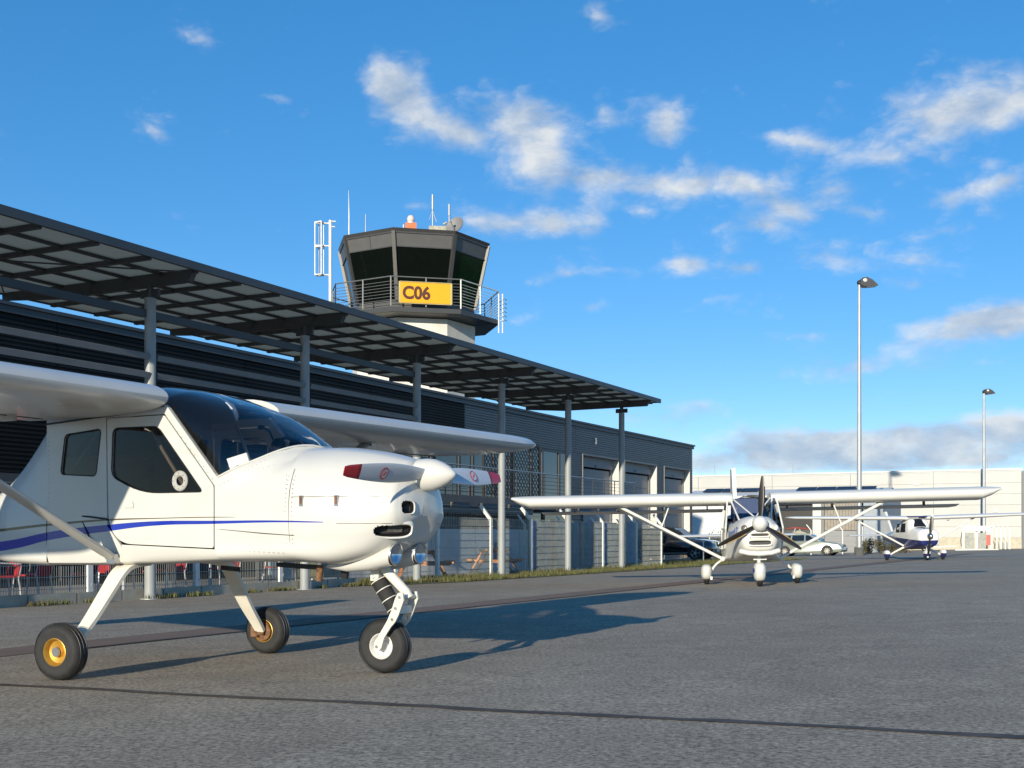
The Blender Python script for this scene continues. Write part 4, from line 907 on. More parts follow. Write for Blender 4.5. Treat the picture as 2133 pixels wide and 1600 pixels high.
# cabin sides
def side(sy): return lambda a, b, t: (a, sy*(.52-t), b)
DOORW = round_poly([(-.045, 1.60), (.36, 1.595), (.745, 1.165), (.22, 1.165), (-.06, 1.28)], [.05, .05, .03, .16, .06])
REARW = round_poly([(-.50, 1.575), (-.155, 1.60), (-.205, 1.285), (-.545, 1.305)], .035)
DOORO = round_poly([(-.10, 1.665), (.415, 1.665), (.835, 1.20), (.835, .81), (.03, .835), (-.085, .95)], [.02, .02, .02, .02, .1, .1])
for sy in (-1, 1):
    g = MB(); g.plate([(-.68, 1.60), (-.68, .80), (.045, .80), (.02, .83), (-.10, .95), (-.112, 1.66), (-.112, 1.74), (-.4, 1.735), (-.68, 1.69)], [REARW], side(sy), .02); sdp = g.build('cabin_side', M_BODY, pl, smooth=0)
    g = MB(); g.plate([(-.112, 1.672), (.42, 1.672), (.843, 1.203), (.843, .80), (.865, .80), (.865, 1.252), (.43, 1.73), (-.112, 1.73)], [], lambda a, b, t: (a, sy*(.521-t), b), .03); g.build('door_frame', M_BODY, pl, smooth=0)
    g = MB(); g.plate([(.045, .80), (.843, .80), (.843, .802), (.03, .828)], [], side(sy), .02); g.build('door_sill', M_BODY, pl, smooth=0)
    g = MB(); g.plate(DOORO, [DOORW], lambda a, b, t: (a, sy*(.522-t), b), .022); dr = g.build('door', M_BODY, pl, smooth=0)
    g = MB(); g.plate([(a, b) for a, b in DOORW], [], lambda a, b, t: (a, sy*(.512-t), b), .003); g.build('door_window', G_SIDE, dr, smooth=0)
    g = MB(); P = [Vector((a, sy*.521, b)) for a, b in DOORW]; g.tube(P+[P[0]], .0045, 6); g.build('window_seal', M_BLACK, dr)
    g = MB(); g.plate([(a, b) for a, b in REARW], [], lambda a, b, t: (a, sy*(.510-t), b), .003); g.build('rear_window', G_SIDE, sdp, smooth=0)
    g = MB(); P = [Vector((a, sy*.52, b)) for a, b in REARW]; g.tube(P+[P[0]], .004, 6); g.build('window_seal', M_BLACK, sdp)
    g = MB(); g.lathe([(0, .030), (.004, .030), (.012, .040), (.012, .058), (.004, .066), (-.004, .066)], (.545, sy*.514, 1.238), (0, sy, 0), 32); v_ = g.build('air_vent', mat('vent_plastic', (.45, .45, .42), .35), dr)
    g = MB(); [g.sphere((.545+.05*math.cos(k*.785), sy*.527, 1.238+.05*math.sin(k*.785)), .004, 6, 4) for k in range(8)]; g.build('vent_rivets', M_STEEL, dr)
    g = MB(); g.box((.105, sy*.524, 1.085), (.085, .012, .03)); g.box((.10, sy*.526, 1.105), (.08, .004, .014)); g.build('door_handle', M_WHITE, dr)
    g = MB(); g.box((.105, sy*.5235, 1.103), (.07, .004, .006)); g.build('handle_slot', M_BLACK, dr)
    # wing strut with its foot, and flat spring gear leg
    sb = Vector((-.03, sy*.545, .745)); stp = Vector((-.05, sy*2.36, 1.69)); g = MB(); d = (stp-sb); x = d.normalized(); yv = Vector((1, 0, 0)); zv = x.cross(yv).normalized(); rg = []
    for q in (0, .03, .97, 1): rg.append([sb+d*q+yv*(.058*math.cos(2*math.pi*k/18)*(1 if .01 < q < .99 else .6))+zv*(.022*math.sin(2*math.pi*k/18)) for k in range(18)])
    g.loft(rg, True, True); st_ = g.build('wing_strut', M_STRUT, pl, smooth=50)
    g = MB(); g.box((-.03, sy*.535, .735), (.07, .05, .06)); g.cyl((-.07, sy*.555, .745), (.01, sy*.555, .745), .014, n=8); g.build('strut_foot', M_STEEL, st_)
    z0 = pgz(0, sy*.985); g = MB(); path = [(0.02, .30, .70), (0.02, .45, .685), (.02, .53, .64), (.01, .62, .52), (0, .74, .36), (-.005, .86, .20+z0+.04), (-.005, .905, .178+z0)]
    wid = [.06, .07, .068, .062, .055, .046, .04]; rg = []; P = catmull([Vector((a, sy*b, c)) for a, b, c in path], 4); W = []
    for i in range(len(wid)-1):
        for k in range(4): W.append(wid[i]+(wid[i+1]-wid[i])*k/4)
    W.append(wid[-1])
    for i, p in enumerate(P):
        t = (P[min(i+1, len(P)-1)]-P[max(i-1, 0)]).normalized(); nrm = t.cross(Vector((1, 0, 0))).normalized()*.013
        rg.append([p+Vector((W[i], 0, 0))-nrm, p+Vector((W[i], 0, 0))+nrm, p-Vector((W[i], 0, 0))+nrm, p-Vector((W[i], 0, 0))-nrm])
    g.loft(rg, True, True); lg = g.build('gear_leg', M_CREAM, pl, smooth=30)
    w_ = wheel(pl, (0, sy*.985, z0+.178), .180, .135, .088, M_GOLD, rz=R(-8*sy) if sy < 0 else R(4), name='main_wheel')
    g = MB(); g.cyl((0, sy*.90, z0+.178), (0, sy*1.0, z0+.178), .022, n=14); g.lathe([(0, .0), (0, .03), (-.012, .034), (-.012, 0)], (0, sy*1.032, z0+.178), (0, sy, 0), 20); g.build('axle', M_STEEL, pl)
    g = MB(); g.lathe([(0, .0), (0, .075), (.008, .075), (.008, 0)], (0, sy*.925, z0+.178), (0, sy, 0), 24); g.box((-.06, sy*.915, z0+.175), (.06, .05, .085)); g.box((.0, sy*.90, z0+.2), (.06, .012, .10)); g.build('brake', M_RUST, pl)
# windshield: arch from the pillar and scuttle line up to the ridge
RIDGE = [(.10, 1.905), (.2, 1.895), (.38, 1.86), (.59, 1.80), (.76, 1.745), (.92, 1.68), (1.04, 1.61), (1.16, 1.535), (1.297, 1.458)]
def ridge(x):
    for (a, za), (b, zb_) in zip(RIDGE, RIDGE[1:]):
        if a <= x <= b: return za+(zb_-za)*(x-a)/(b-a)
    return RIDGE[-1][1] if x > 1 else RIDGE[0][1]
def edge(x):
    if x <= .43: return Vector((x, .50, 1.725))
    if x <= .865: t = (x-.43)/.435; return Vector((x, .50+.02*t, 1.73-.478*t))
    for (a, ya, za), (b, yb, zb_) in zip(BASE, BASE[1:]):
        if a <= x <= b: t = (x-a)/(b-a); return Vector((x, ya+(yb-ya)*t, za+(zb_-za)*t))
    return Vector(BASE[-1])
g = MB(); rg = []; n = 26
for i in range(n+1):
    x = .12+(1.296-.12)*(i/n)**.9; e = edge(x); zt = max(ridge(x), e.z+.0005); half = []
    for k in range(13):
        a = math.pi/2*k/12; half.append(Vector((x, e.y*math.cos(a)**.75 if k < 12 else 0, e.z+(zt-e.z)*math.sin(a)**.95)))
    rg.append(half+[Vector((p.x, -p.y, p.z)) for p in half[-2::-1]])
g.loft(rg, False); g.build('windshield', G_SHIELD, pl, smooth=60)
g = MB(); P = [Vector((x, -y, z+.003)) for x, y, z in BASE]+[Vector((x, y, z+.003)) for x, y, z in BASE[-2::-1]]; g.tube(catmull(P, 4), .007, 8); g.build('windshield_trim', M_WHITE, pl)
# cockpit: floor, seats, panel, tubes
g = MB(); g.box((-.1, 0, .76), (1.6, 1.0, .03)); g.build('cabin_floor', mat('cabin_carpet', (.17, .16, .15), .9, var=.15, vscale=20), pl)
g = MB(); g.box((-.86, 0, 1.1), (.03, .9, .7)); g.build('cabin_bulkhead', mat('cabin_lining', (.58, .48, .32), .9), pl)
for sy in (-1, 1):
    g = MB(); g.box((.02, sy*.24, .92), (.48, .40, .12)); g.box((-.24, sy*.24, 1.18), (.11, .40, .52), Matrix.Rotation(R(-16), 3, 'Y')); g.build('seat', M_SEAT, pl)
    g = MB(); g.tube([(.16, sy*.45, 1.69), (.30, sy*.42, 1.45), (.48, sy*.4, 1.2)], .012); g.build('cabin_tube', mat('tube_grey', (.4, .39, .36), .5), pl)
    g = MB(); g.tube([(-.2, sy*.47, 1.62), (-.5, sy*.46, 1.33)], .012); g.build('cabin_tube', MATS['tube_grey'], pl)
    g = MB(); g.cyl((.82, sy*.22, 1.12), (.62, sy*.22, 1.10), .012); g.box((.61, sy*.22, 1.12), (.03, .2, .03)); g.build('control_yoke', M_BLACK, pl)
g = MB(); st = []
for x, w_, z0_, z1_ in ((.76, .47, 1.0, 1.30), (.9, .46, 1.0, 1.385), (1.05, .37, 1.0, 1.42), (1.2, .22, 1.0, 1.44)):
    arc = [Vector((x, w_*math.cos(math.pi*k/16), z0_+(.21 if x < .8 else .27)+(z1_-z0_-(.21 if x < .8 else .27))*math.sin(math.pi*k/16))) for k in range(17)]
    st.append([Vector((x, w_, z0_))]+arc+[Vector((x, -w_, z0_))])
g.loft(st, True, True); g.build('instrument_panel', M_DASH, pl, smooth=50)
hs = empty('headset', Vector((POS[0], POS[1], 0)), HDG, 'black pilot headset lying on the dashboard of the nearest aircraft', 'headset')
g = MB(); g.sphere((.97, -.06, 1.475), (.055, .035, .055)); g.build('ear_cup', M_BLACK, hs)
g = MB(); g.sphere((1.01, .07, 1.48), (.055, .035, .055)); g.build('ear_cup', M_BLACK, hs)
g = MB(); g.tube([(.98, -.06, 1.51), (1.02, -.05, 1.53), (1.06, 0, 1.52), (1.05, .05, 1.53), (1.02, .07, 1.52)], .012); g.build('head_band', M_BLACK, hs)
g = MB(); g.tube([(.96, -.08, 1.49), (.93, -.10, 1.57), (.87, -.10, 1.60)], .006); g.sphere((.86, -.10, 1.60), (.03, .016, .016)); g.build('microphone', M_BLACK, hs)
cd = empty('paper_card', Vector((POS[0], POS[1], 0)), HDG, 'white folded card standing on the dashboard of the nearest aircraft', 'card')
g = MB(); g.box((.905, -.36, 1.345), (.165, .012, .11), Matrix.Rotation(R(-12), 3, 'Y')@Matrix.Rotation(R(14), 3, 'X')); g.build('front_leaf', M_PAPER, cd, smooth=0)
g = MB(); g.box((.90, -.385, 1.29), (.15, .07, .006), Matrix.Rotation(R(-14), 3, 'Y')); g.build('bottom_leaf', M_PAPER, cd, smooth=0)
# wings
for sy in (-1, 1):
    dih = .006
    AF = airfoil(.155, n=18)
    def wlow(x, y):
        fr_ = (.475-x)/1.3; lo_ = min(AF[18:], key=lambda p: abs(p[0]-fr_)); return 1.775+dih*(abs(y)-.545)-fr_*1.3*math.sin(R(4.2))+lo_[1]*1.3
    secs = []
    for y, dx, sc_ in ((.545, 0, 1), (1.2, 0, 1), (2.4, 0, 1), (3.4, -.0, 1), (4.3, -.0, .985), (4.55, -.02, .93), (4.68, -.07, .80), (4.74, -.16, .55)):
        c = 1.30*sc_ if y < 4.5 else 1.30*(.93 if y < 4.6 else .86 if y < 4.7 else .72)
        secs.append((sy*y, .475+dx, 1.775+dih*(y-.545)+(0 if y < 4.5 else .01), c, .155*(1 if y < 4.5 else (.9 if y < 4.6 else .75 if y < 4.7 else .4)), R(4.2)))
    w_ = wing_mesh(secs, 18)
    wo = w_.build('wing', mat('wing_white', (.56, .56, .54), .32, coat=.3, var=.035, vscale=2.4), pl, smooth=40)
    g = MB(); p = [(sy*y, -.86, 1.70-.006+dih*(y-.545)-.035) for y in (.6, 2.5)]; g.bar((-.60, sy*.62, wlow(-.6, .62)-.001), (-.60, sy*2.55, wlow(-.6, 2.55)-.001), .008, .006); g.build('flap_gap', M_BLACK, wo)
    g = MB(); g.bar((-.58, sy*2.62, wlow(-.58, 2.62)-.001), (-.58, sy*4.3, wlow(-.58, 4.3)-.001), .008, .006); g.build('aileron_gap', M_BLACK, wo)
    for y in (.9, 1.5, 2.1, 2.9, 3.7): g = MB(); g.box((-.60, sy*y, wlow(-.6, y)-.012), (.14, .03, .05)); g.build('flap_hinge', M_STRUT, wo)
    for y in (1.1, 1.7, 2.36, 3.0, 3.6): g = MB(); g.bar((.15, sy*y, wlow(.15, y)), (-.5, sy*y, wlow(-.5, y)), .006, .004); g.build('rib_line', mat('seam_grey', (.45, .45, .43), .7), wo)
    g = MB(); g.box((-.05, sy*2.36, wlow(-.05, 2.36)), (.14, .05, .05)); g.build('strut_bracket', M_STEEL, wo)
# dark rubber joint between wing root and cabin
for sy in (-1, 1):
    g = MB(); g.tube([(.42, sy*.53, 1.725), (.3, sy*.53, 1.712), (0, sy*.53, 1.685), (-.3, sy*.53, 1.672), (-.68, sy*.53, 1.652)], .006, 6); g.build('root_seal', M_BLACK, pl)
# tail
g = wing_mesh([(-1.45, -3.75, 1.02, .62, .09, 0), (0, -3.62, 1.02, .72, .09, 0), (1.45, -3.75, 1.02, .62, .09, 0)], 10); g.build('tailplane', M_WHITE, pl)
g = MB(); g.plate([(-3.2, 1.12), (-3.85, 2.05), (-4.35, 2.05), (-4.4, 1.0), (-4.1, .95)], [], lambda a, b, t: (a, t-.035, b), .07); g.build('fin', M_WHITE, pl)
# propeller
HUB = Vector((2.10, 0, 1.262))
g = MB(); g.lathe([(-.06, .0), (-.06, .100), (0, .101), (.05, .095), (.10, .077), (.145, .052), (.175, .028), (.19, .010), (.192, 0)], HUB, (1, 0, -.0), 32); g.build('spinner', M_WHITE, pl, smooth=50)
g = MB(); g.lathe([(-.066, .0), (-.066, .094), (-.061, .096), (-.061, 0)], HUB, (1, 0, 0), 28); g.build('spinner_gap', M_BLACK, pl)
for sy, roll in ((-1, R(1.0)), (1, R(1.0))):
    pr = bpy.data.objects.new('propeller_blade', None); 
    rg = blade_mesh(.05, .88, .124, .07, .062, R(34), R(16), .16, 20)
    ang_ = R(90) if sy < 0 else R(-90)
    rot = Matrix.Rotation(ang_+roll, 3, 'X')
    rg = [[HUB+Vector((.01, 0, 0))+rot@p for p in r_] for r_ in rg]
    n0 = 16
    g = MB(); g.loft(rg[:n0+1], True, True); bl = g.build('propeller_blade', M_PROPG, pl, smooth=60)
    g = MB(); g.loft(rg[n0+1:], True, True); g.build('red_tip', M_RED, bl, smooth=60)
    def lerp_ring(i, t): return [a.lerp(b, t) for a, b in zip(rg[i], rg[i+1])]
    g = MB(); g.loft([lerp_ring(n0, 0), lerp_ring(n0, .4)], True, True); g.build('white_band', M_WHITE, bl)
    g = MB(); g.loft([lerp_ring(n0, .4), lerp_ring(n0, 1)], True, True); g.build('red_band', mat('dark_red', (.25, .01, .02), .4), bl)
    # round emblem on the blade face
    ring_ = rg[11]; front = max(range(12), key=lambda k: ring_[k].x-ring_[(k+6) % 12].x if abs(ring_[k].x-ring_[(k+6) % 12].x) > 0 else 0)
    tw = R(34)+(R(16)-R(34))*11/20; nrm = rot@Vector((math.cos(tw), -math.sin(tw), 0)); 
    if nrm.x < 0: nrm = -nrm
    c_ = sum(ring_, Vector())/12 + nrm*.0125
    g = MB(); g.lathe([(0, .030), (.0012, .030), (.0012, .037), (0, .037)], c_, nrm, 28); g.build('emblem_ring', M_RED, bl)
    g = MB(); g.lathe([(0, 0), (.0008, .030), (0, .030)], c_, nrm, 28); g.build('emblem_disc', M_WHITE, bl)
    g = MB(); a_ = nrm.orthogonal().normalized(); g.bar(c_+nrm*.001-a_*.018, c_+nrm*.001+a_*.018, .008, .002, up=nrm); g.build('emblem_mark', M_RED, bl)
# nose gear
nx, ny = 1.74, .05; z0 = pgz(nx, ny); zc = z0+.175
g = MB(); g.tube([(1.735, 0, .735), (1.75, 0, .70), (1.93, .01, .535), (1.95, .012, .50)], [.035, .034, .03, .03], 14); g.build('nose_leg', M_CREAM, pl)
g = MB(); g.box((1.72, -.0, .665), (.06, .075, .12)); g.cyl((1.71, -.05, .63), (1.71, .05, .63), .012); g.build('nose_leg_bracket', M_CREAM, pl)
p0, p1 = Vector((1.725, 0, .61)), Vector((1.84, .02, .425)); d = (p1-p0)
g = MB(); g.cyl(p0, p1, .052, .05, n=20); g.build('shock_absorber', mat('black_rubber', (.02, .02, .019), .8, var=.2, vscale=20), pl)
for q in (.03, .33, .66, .97): g = MB(); g.cyl(p0+d*(q-.01), p0+d*(q+.012), .056, n=20); g.build('shock_ring', M_RIMW, pl)
for sy in (-1, 1):
    prof = [(1.925, .535), (1.965, .54), (1.975, .49), (1.93, .40), (1.90, .355), (1.86, .32), (1.80, .25), (nx+.035, zc-.005), (nx+.01, zc-.03), (nx-.02, zc-.015), (nx-.02, zc+.03), (1.79, .31), (1.83, .36), (1.87, .43), (1.90, .50)]
    g = MB(); g.plate(prof, [], lambda a, b, t: (a, ny*((1.95-a)/.21)+sy*(.085 if sy < 0 else .073)+t, b), .012); fk = g.build('nose_fork', M_CREAM, pl, smooth=30)
    for a, b in ((1.945, .51), (1.91, .44), (1.88, .37), (nx, zc)): g = MB(); g.cyl((a, ny*((1.95-a)/.21)+sy*.08-.018, b), (a, ny*((1.95-a)/.21)+sy*.08+.018, b), .009, n=8); g.build('fork_bolt', M_STEEL, fk)
g = MB(); g.cyl((1.945, -.08, .51), (1.945, .09, .51), .014); g.box((1.90, .02, .43), (.05, .15, .05)); g.build('fork_bridge', M_CREAM, pl)
wheel(pl, (nx, ny, zc), .172, .125, .082, M_RIMW, rz=R(7), name='nose_wheel')
g = MB(); g.cyl((1.36, -.12, .70), (1.35, -.12, .60), .022, n=12); g.build('exhaust_pipe', M_RUST, pl)
g = MB(); g.box((1.48, -.02, .67), (.05, .02, .11), Matrix.Rotation(R(8), 3, 'Y')); g.build('drain_mast', M_BLACK, pl)
g = MB(); g.bar((1.0, -.1, .70), (1.33, -.1, .685), .03, .03); g.build('belly_line', M_BLACK, pl)
g = MB(); g.bar((.45, -.02, .67), (.6, -.02, .66), .03, .03); g.build('belly_line', M_BLACK, pl)
g = MB(); g.tube([(-.36, -.512, 1.02), (-.27, -.525, 1.015), (-.10, -.524, .998)], .006); g.tube([(-.36, -.512, 1.02), (-.25, -.53, .86)], .005); g.box((-.25, -.53, .85), (.03, .02, .03)); g.build('static_wire', M_BLACK, pl)
g = MB(); g.lathe([(0, .016), (.002, .016), (.002, 0)], (1.45, -.446, .945), (0, -1, 0), 16); g.build('round_decal', mat('decal_pink', (.5, .32, .28), .6), pl)
for sy in (-1, 1): g = MB(); g.tube([(.86, sy*.524, .93), (1.2, sy*.50, .905), (1.42, sy*.458, .89)], .002, 5); g.build('side_seam', MATS['seam_dark'], pl)
# ------------------------------------------------------------------ second aircraft (head-on, strut braced, flaperons below the wing)
def ground_frame(x, y, hd):
    n = Vector((-.017, .0125, 1)).normalized(); f = Vector((math.cos(hd), math.sin(hd), 0)); f = (f-n*f.dot(n)).normalized(); l = n.cross(f)
    return Matrix((f, l, n)).transposed().to_euler()
def spat(parent, loc, L_, w, h, m, name='wheel_spat', top=None):
    g = MB(); rg = []
    for i in range(11):
        t = i/10; x = L_*(.5-t); s_ = math.sin(math.pi*min(max(t*1.15+.02, 0), 1))**.55 if t < .87 else math.sin(math.pi*min(t*1.15+.02, .985))**.55
        s_ = max(.06, (math.sin(math.pi*(t**.75))**.6 if 0 < t < 1 else .06))
        rg.append([Vector((loc[0]+x, loc[1]+w/2*s_*math.copysign(abs(math.cos(a))**.7, math.cos(a)), loc[2]+h/2*s_*math.copysign(abs(math.sin(a))**.7, math.sin(a)))) for a in [2*math.pi*k/20 for k in range(20)]])
    g.loft(rg, True, True); return g.build(name, m, parent, smooth=50)
P2H = R(-96.0); x2, y2 = 4.74, 23.75
p2 = empty('ultralight_aircraft', (x2, y2, gz(x2, y2)), 0, 'white strut-braced high-wing aircraft facing the camera with three dark propeller blades', 'aircraft', rot=ground_frame(x2, y2, P2H))
M_P2 = mat('ultralight_white', (.66, .66, .62), .35, coat=.2, var=.03, vscale=2)
st2 = [half_st(-4.2, (0, .95), (.02, .95), (.04, .93), (.05, .88), (.04, .80), (.02, .77), (0, .77)),
       half_st(-2.2, (0, 1.12), (.14, 1.11), (.23, 1.05), (.25, .88), (.23, .66), (.15, .58), (0, .57)),
       half_st(-.9, (0, 1.42), (.3, 1.40), (.47, 1.25), (.52, .95), (.50, .62), (.40, .49), (0, .48)),
       half_st(-.3, (0, 1.28), (.40, 1.26), (.52, 1.15), (.55, .90), (.53, .60), (.46, .46), (0, .45)),
       half_st(.45, (0, 1.22), (.36, 1.20), (.50, 1.08), (.545, .88), (.52, .62), (.44, .48), (0, .46)),
       half_st(.95, (0, 1.30), (.27, 1.27), (.43, 1.12), (.48, .92), (.45, .68), (.34, .53), (0, .51)),
       half_st(1.45, (0, 1.31), (.2, 1.28), (.36, 1.13), (.41, .94), (.37, .73), (.26, .60), (0, .58)),
       half_st(1.72, (0, 1.27), (.14, 1.24), (.26, 1.12), (.32, .95), (.29, .78), (.2, .68), (0, .66)),
       half_st(1.80, (0, 1.16), (.07, 1.14), (.14, 1.07), (.18, .95), (.16, .84), (.10, .79), (0, .78))]
g = MB(); g.loft(body_rings(st2, 5, 4), False); f2 = g.build('fuselage', M_P2, p2, smooth=45)
g = MB(); g.plate(oval((0, .95), .17, .16), [], lambda a, b, t: (1.78+t, a, b), .02); g.build('nose_plate', M_P2, p2)
for (cz, rx, rz_) in ((.955, .16, .024), (.81, .20, .038)):
    g = MB(); g.plate(oval((0, cz), rx+.03, rz_+.028, .5), [oval((0, cz), rx, rz_, .45)], lambda a, b, t: (1.79-.9*a*a+t, a, b), .065); g.build('intake_lip', M_P2, p2, smooth=50)
    g = MB(); g.plate(oval((0, cz), rx, rz_, .45), [], lambda a, b, t: (1.838-.9*a*a+t, a, b), .01); g.build('intake', M_BLACK, p2)
g = MB(); g.tube([(1.72, -.35, .66), (1.80, -.2, .62), (1.82, 0, .61), (1.80, .2, .62), (1.72, .35, .66)], .045, 10); g.build('chin_scoop', M_P2, p2)
for sy in (-1, 1):
    g = MB(); g.lathe([(0, .06), (.03, .058), (.03, .045), (0, .04), (0, 0)], (1.735, sy*.27, 1.08), (1, sy*.25, 0), 18); g.build('round_intake', M_BLACK if sy < 0 else M_P2, p2)
HB = Vector((1.88, 0, 1.155))
g = MB(); g.lathe([(-.1, 0), (-.1, .13), (-.02, .145), (.06, .14), (.13, .115), (.18, .075), (.205, .03), (.21, 0)], HB, (1, 0, 0), 26); g.build('spinner', M_P2, p2, smooth=50)
M_PB = mat('dark_prop_blade', (.018, .016, .015), .4, var=.1); M_PB_LIT = mat('prop_lit_edge', (.45, .27, .09), .35, metal=.3)  # orange edge colour paints sunlight onto the two lower blades
for deg in (94, 213, 333):
    rot = Matrix.Rotation(-R(deg-90), 3, 'X')       # seen from the front, image right is the aircraft's left
    rg = blade_mesh(.10, .87, .12, .075, .05, R(38), R(20), .16, 12); rg = [[HB+Vector((.02, 0, 0))+rot@p for p in r_] for r_ in rg]
    g = MB(); g.loft(rg, True, True); bl = g.build('propeller_blade', M_PB, p2, smooth=60)
    g = MB(); g.tube([r_[0] if deg < 200 else r_[6] for r_ in rg[3:10]], .012, 6); g.build('leading_edge', M_PB_LIT if deg > 200 else M_PB, bl)
# cabin glazing: windscreen and side doors
g = MB(); W = [(.98, .30, 1.27), (.86, .46, 1.12), (.25, .42, 1.64), (.22, .30, 1.70)]
ws = []
for t in [k/8 for k in range(9)]:
    x_ = 1.0-.72*t; z_ = 1.285+(1.70-1.285)*t; hw = .40-.06*t+.05*math.sin(math.pi*t); row = []
    for k in range(13):
        u = -1+2*k/12; row.append(Vector((x_-.22*u*u*(1-t*.7), hw*u, z_-.14*u*u*(1-t*.85))))
    ws.append(row)
G_P2 = glass('dark_blue_glass', (.10, .13, .24), ior=1.5)
g.loft(ws, False); g.build('windscreen', G_P2, p2, smooth=60)
g = MB(); rf = [[Vector((x_, .36*math.cos(a), 1.60+.15*math.sin(a))) for a in [math.pi*k/10 for k in range(11)]] for x_ in (.28, -.3, -.85)]; g.loft(rf, False); g.build('roof_glazing', G_P2, p2, smooth=60)
for sy in (-1, 1):
    g = MB(); g.plate([(.45, 1.62), (.80, 1.08), (.50, .72), (-.10, .68), (-.25, 1.1), (-.1, 1.62)], [], lambda a, b, t: (a, sy*(.545-t-(b-1.0)*.12 if b > 1 else .545-t), b), .01); dr = g.build('door_glazing', glass('door_dark_glass', (.16, .15, .15), ior=1.4), p2, smooth=0)
    g = MB(); F = [(.45, 1.62), (.80, 1.08), (.50, .72), (-.10, .68), (-.25, 1.1), (-.1, 1.62)]; P = [Vector((a, sy*(.55-(b-1.0)*.12 if b > 1 else .55), b)) for a, b in F]; g.tube(P+[P[0]], .018, 8); g.tube([P[1], P[4]], .018, 8); g.build('door_frame', M_P2, dr)
    g = MB(); g.tube([(.30, sy*.40, 1.66), (.96, sy*.30, 1.26)], .018, 8); g.build('screen_tube', M_P2, p2)
    g = MB(); g.tube([(.98, sy*.02, 1.31), (.27, sy*.36, 1.68)], .014, 8); g.build('cross_tube', M_P2, p2)
    g = MB(); g.tube([(-.9, sy*.48, 1.20), (-.55, sy*.40, 1.66)], .02, 8); g.build('rear_tube', M_P2, p2)
    g = MB(); g.box((.0, sy*.25, .80), (.45, .38, .1)); g.box((-.25, sy*.25, 1.05), (.1, .38, .5)); g.build('seat', M_DARKIN, p2)
    # wing with raked tip and slanted root
    y0, y1 = .37, 4.72; secs = []
    for y, c, xl, t in ((y0, 1.18, .42, .20), (y0+.12, 1.2, .44, .215), (2.4, 1.2, .44, .215), (4.35, 1.2, .44, .215), (4.55, 1.12, .41, .16), (y1, 1.0, .34, .06)):
        secs.append((sy*y, xl, 1.665+.004*(y-y0)+(.0 if y < 4.4 else .035 if y < 4.6 else .085), c, t, R(3)))
    wo = wing_mesh(secs, 14).build('wing', M_P2, p2, smooth=40)
    fl = wing_mesh([(sy*.48, -.70, 1.50, .34, .12, R(8)), (sy*4.05, -.70, 1.51, .34, .12, R(8)), (sy*4.2, -.72, 1.52, .28, .06, R(8))], 8).build('flaperon', mat('flaperon_white', (.62, .62, .6), .4), p2, smooth=40)
    for y in (.8, 1.7, 2.6, 3.5): g = MB(); g.box((-.70, sy*y, 1.56), (.16, .02, .12)); g.build('flaperon_bracket', M_BLACK, wo)
    a_, b_ = Vector((.05, sy*.55, .50)), Vector((.12, sy*2.62, 1.60)); g = MB(); g.tube([a_, b_], .030, 10); s1 = g.build('wing_strut', M_P2, p2)
    g = MB(); g.tube([a_, Vector((-.55, sy*2.62, 1.56))], .028, 10); g.build('wing_strut', M_P2, p2)
    m_ = a_.lerp(b_, .58); g = MB(); g.tube([m_, Vector((m_.x, sy*(abs(m_.y)-.17), 1.60))], .014, 8); g.build('jury_strut', M_P2, s1)
    g = MB(); g.sphere((.06, sy*.56, .50), .055, 10, 7); g.build('strut_fitting', M_P2, s1)
    g = MB(); g.tube(catmull([Vector(q) for q in ((0, sy*.45, .50), (0, sy*.60, .46), (0, sy*.74, .33), (0, sy*.80, .17))], 5), .022, 10); g.build('gear_leg', M_P2, p2)
    w_ = wheel(p2, (0, sy*.88, .155), .155, .115, .07, M_RIMW, name='main_wheel'); spat(p2, (-.04, sy*.88, .245), .68, .215, .31, M_P2)
    g = MB(); g.box((.2, sy*.795, .13), (.05, .04, .06)); g.build('brake', M_STEEL, p2)
wheel(p2, (1.62, 0, .15), .15, .11, .07, M_RIMW, name='nose_wheel'); ns_ = spat(p2, (1.58, 0, .27), .62, .225, .36, M_P2)
g = MB(); g.lathe([(0, .0), (.004, .045), (0, .045)], (1.72, -.112, .30), (.3, -1, 0), 16); g.build('spat_emblem', mat('emblem_blue', (.03, .05, .25), .5), ns_)
g = MB(); g.cyl((1.56, 0, .40), (1.50, 0, .70), .032, n=12); g.cyl((1.56, -.1, .50), (1.56, .14, .50), .014, n=8); g.build('nose_leg', M_P2, p2)
g = MB(); g.plate([(-3.3, .98), (-3.95, 2.55), (-4.35, 2.52), (-4.5, .9), (-4.2, .8)], [], lambda a, b, t: (a, t-.045, b), .09); g.build('fin', M_P2, p2)
wing_mesh([(-1.35, -3.85, .98, .62, .09, 0), (0, -3.7, .98, .8, .09, 0), (1.35, -3.85, .98, .62, .09, 0)], 8).build('tailplane', M_P2, p2)
M_SCR = mat('script_blue', (.16, .20, .36), .5)
lt = text_obj('lettering', 'Savannah S', .155, M_SCR, p2, Matrix.Translation((.86, -.492, .93)) @ Matrix.Rotation(R(9), 4, 'Z') @ Matrix.Rotation(R(90), 4, 'X') @ Matrix.Rotation(R(6), 4, 'Z'), offset=.003, extr=.012, shear=.35)
g = MB(); g.box((.4, 0, 1.12), (.5, .8, .05)); g.box((.62, 0, 1.16), (.06, .8, .22)); g.build('instrument_panel', M_DASH, p2)

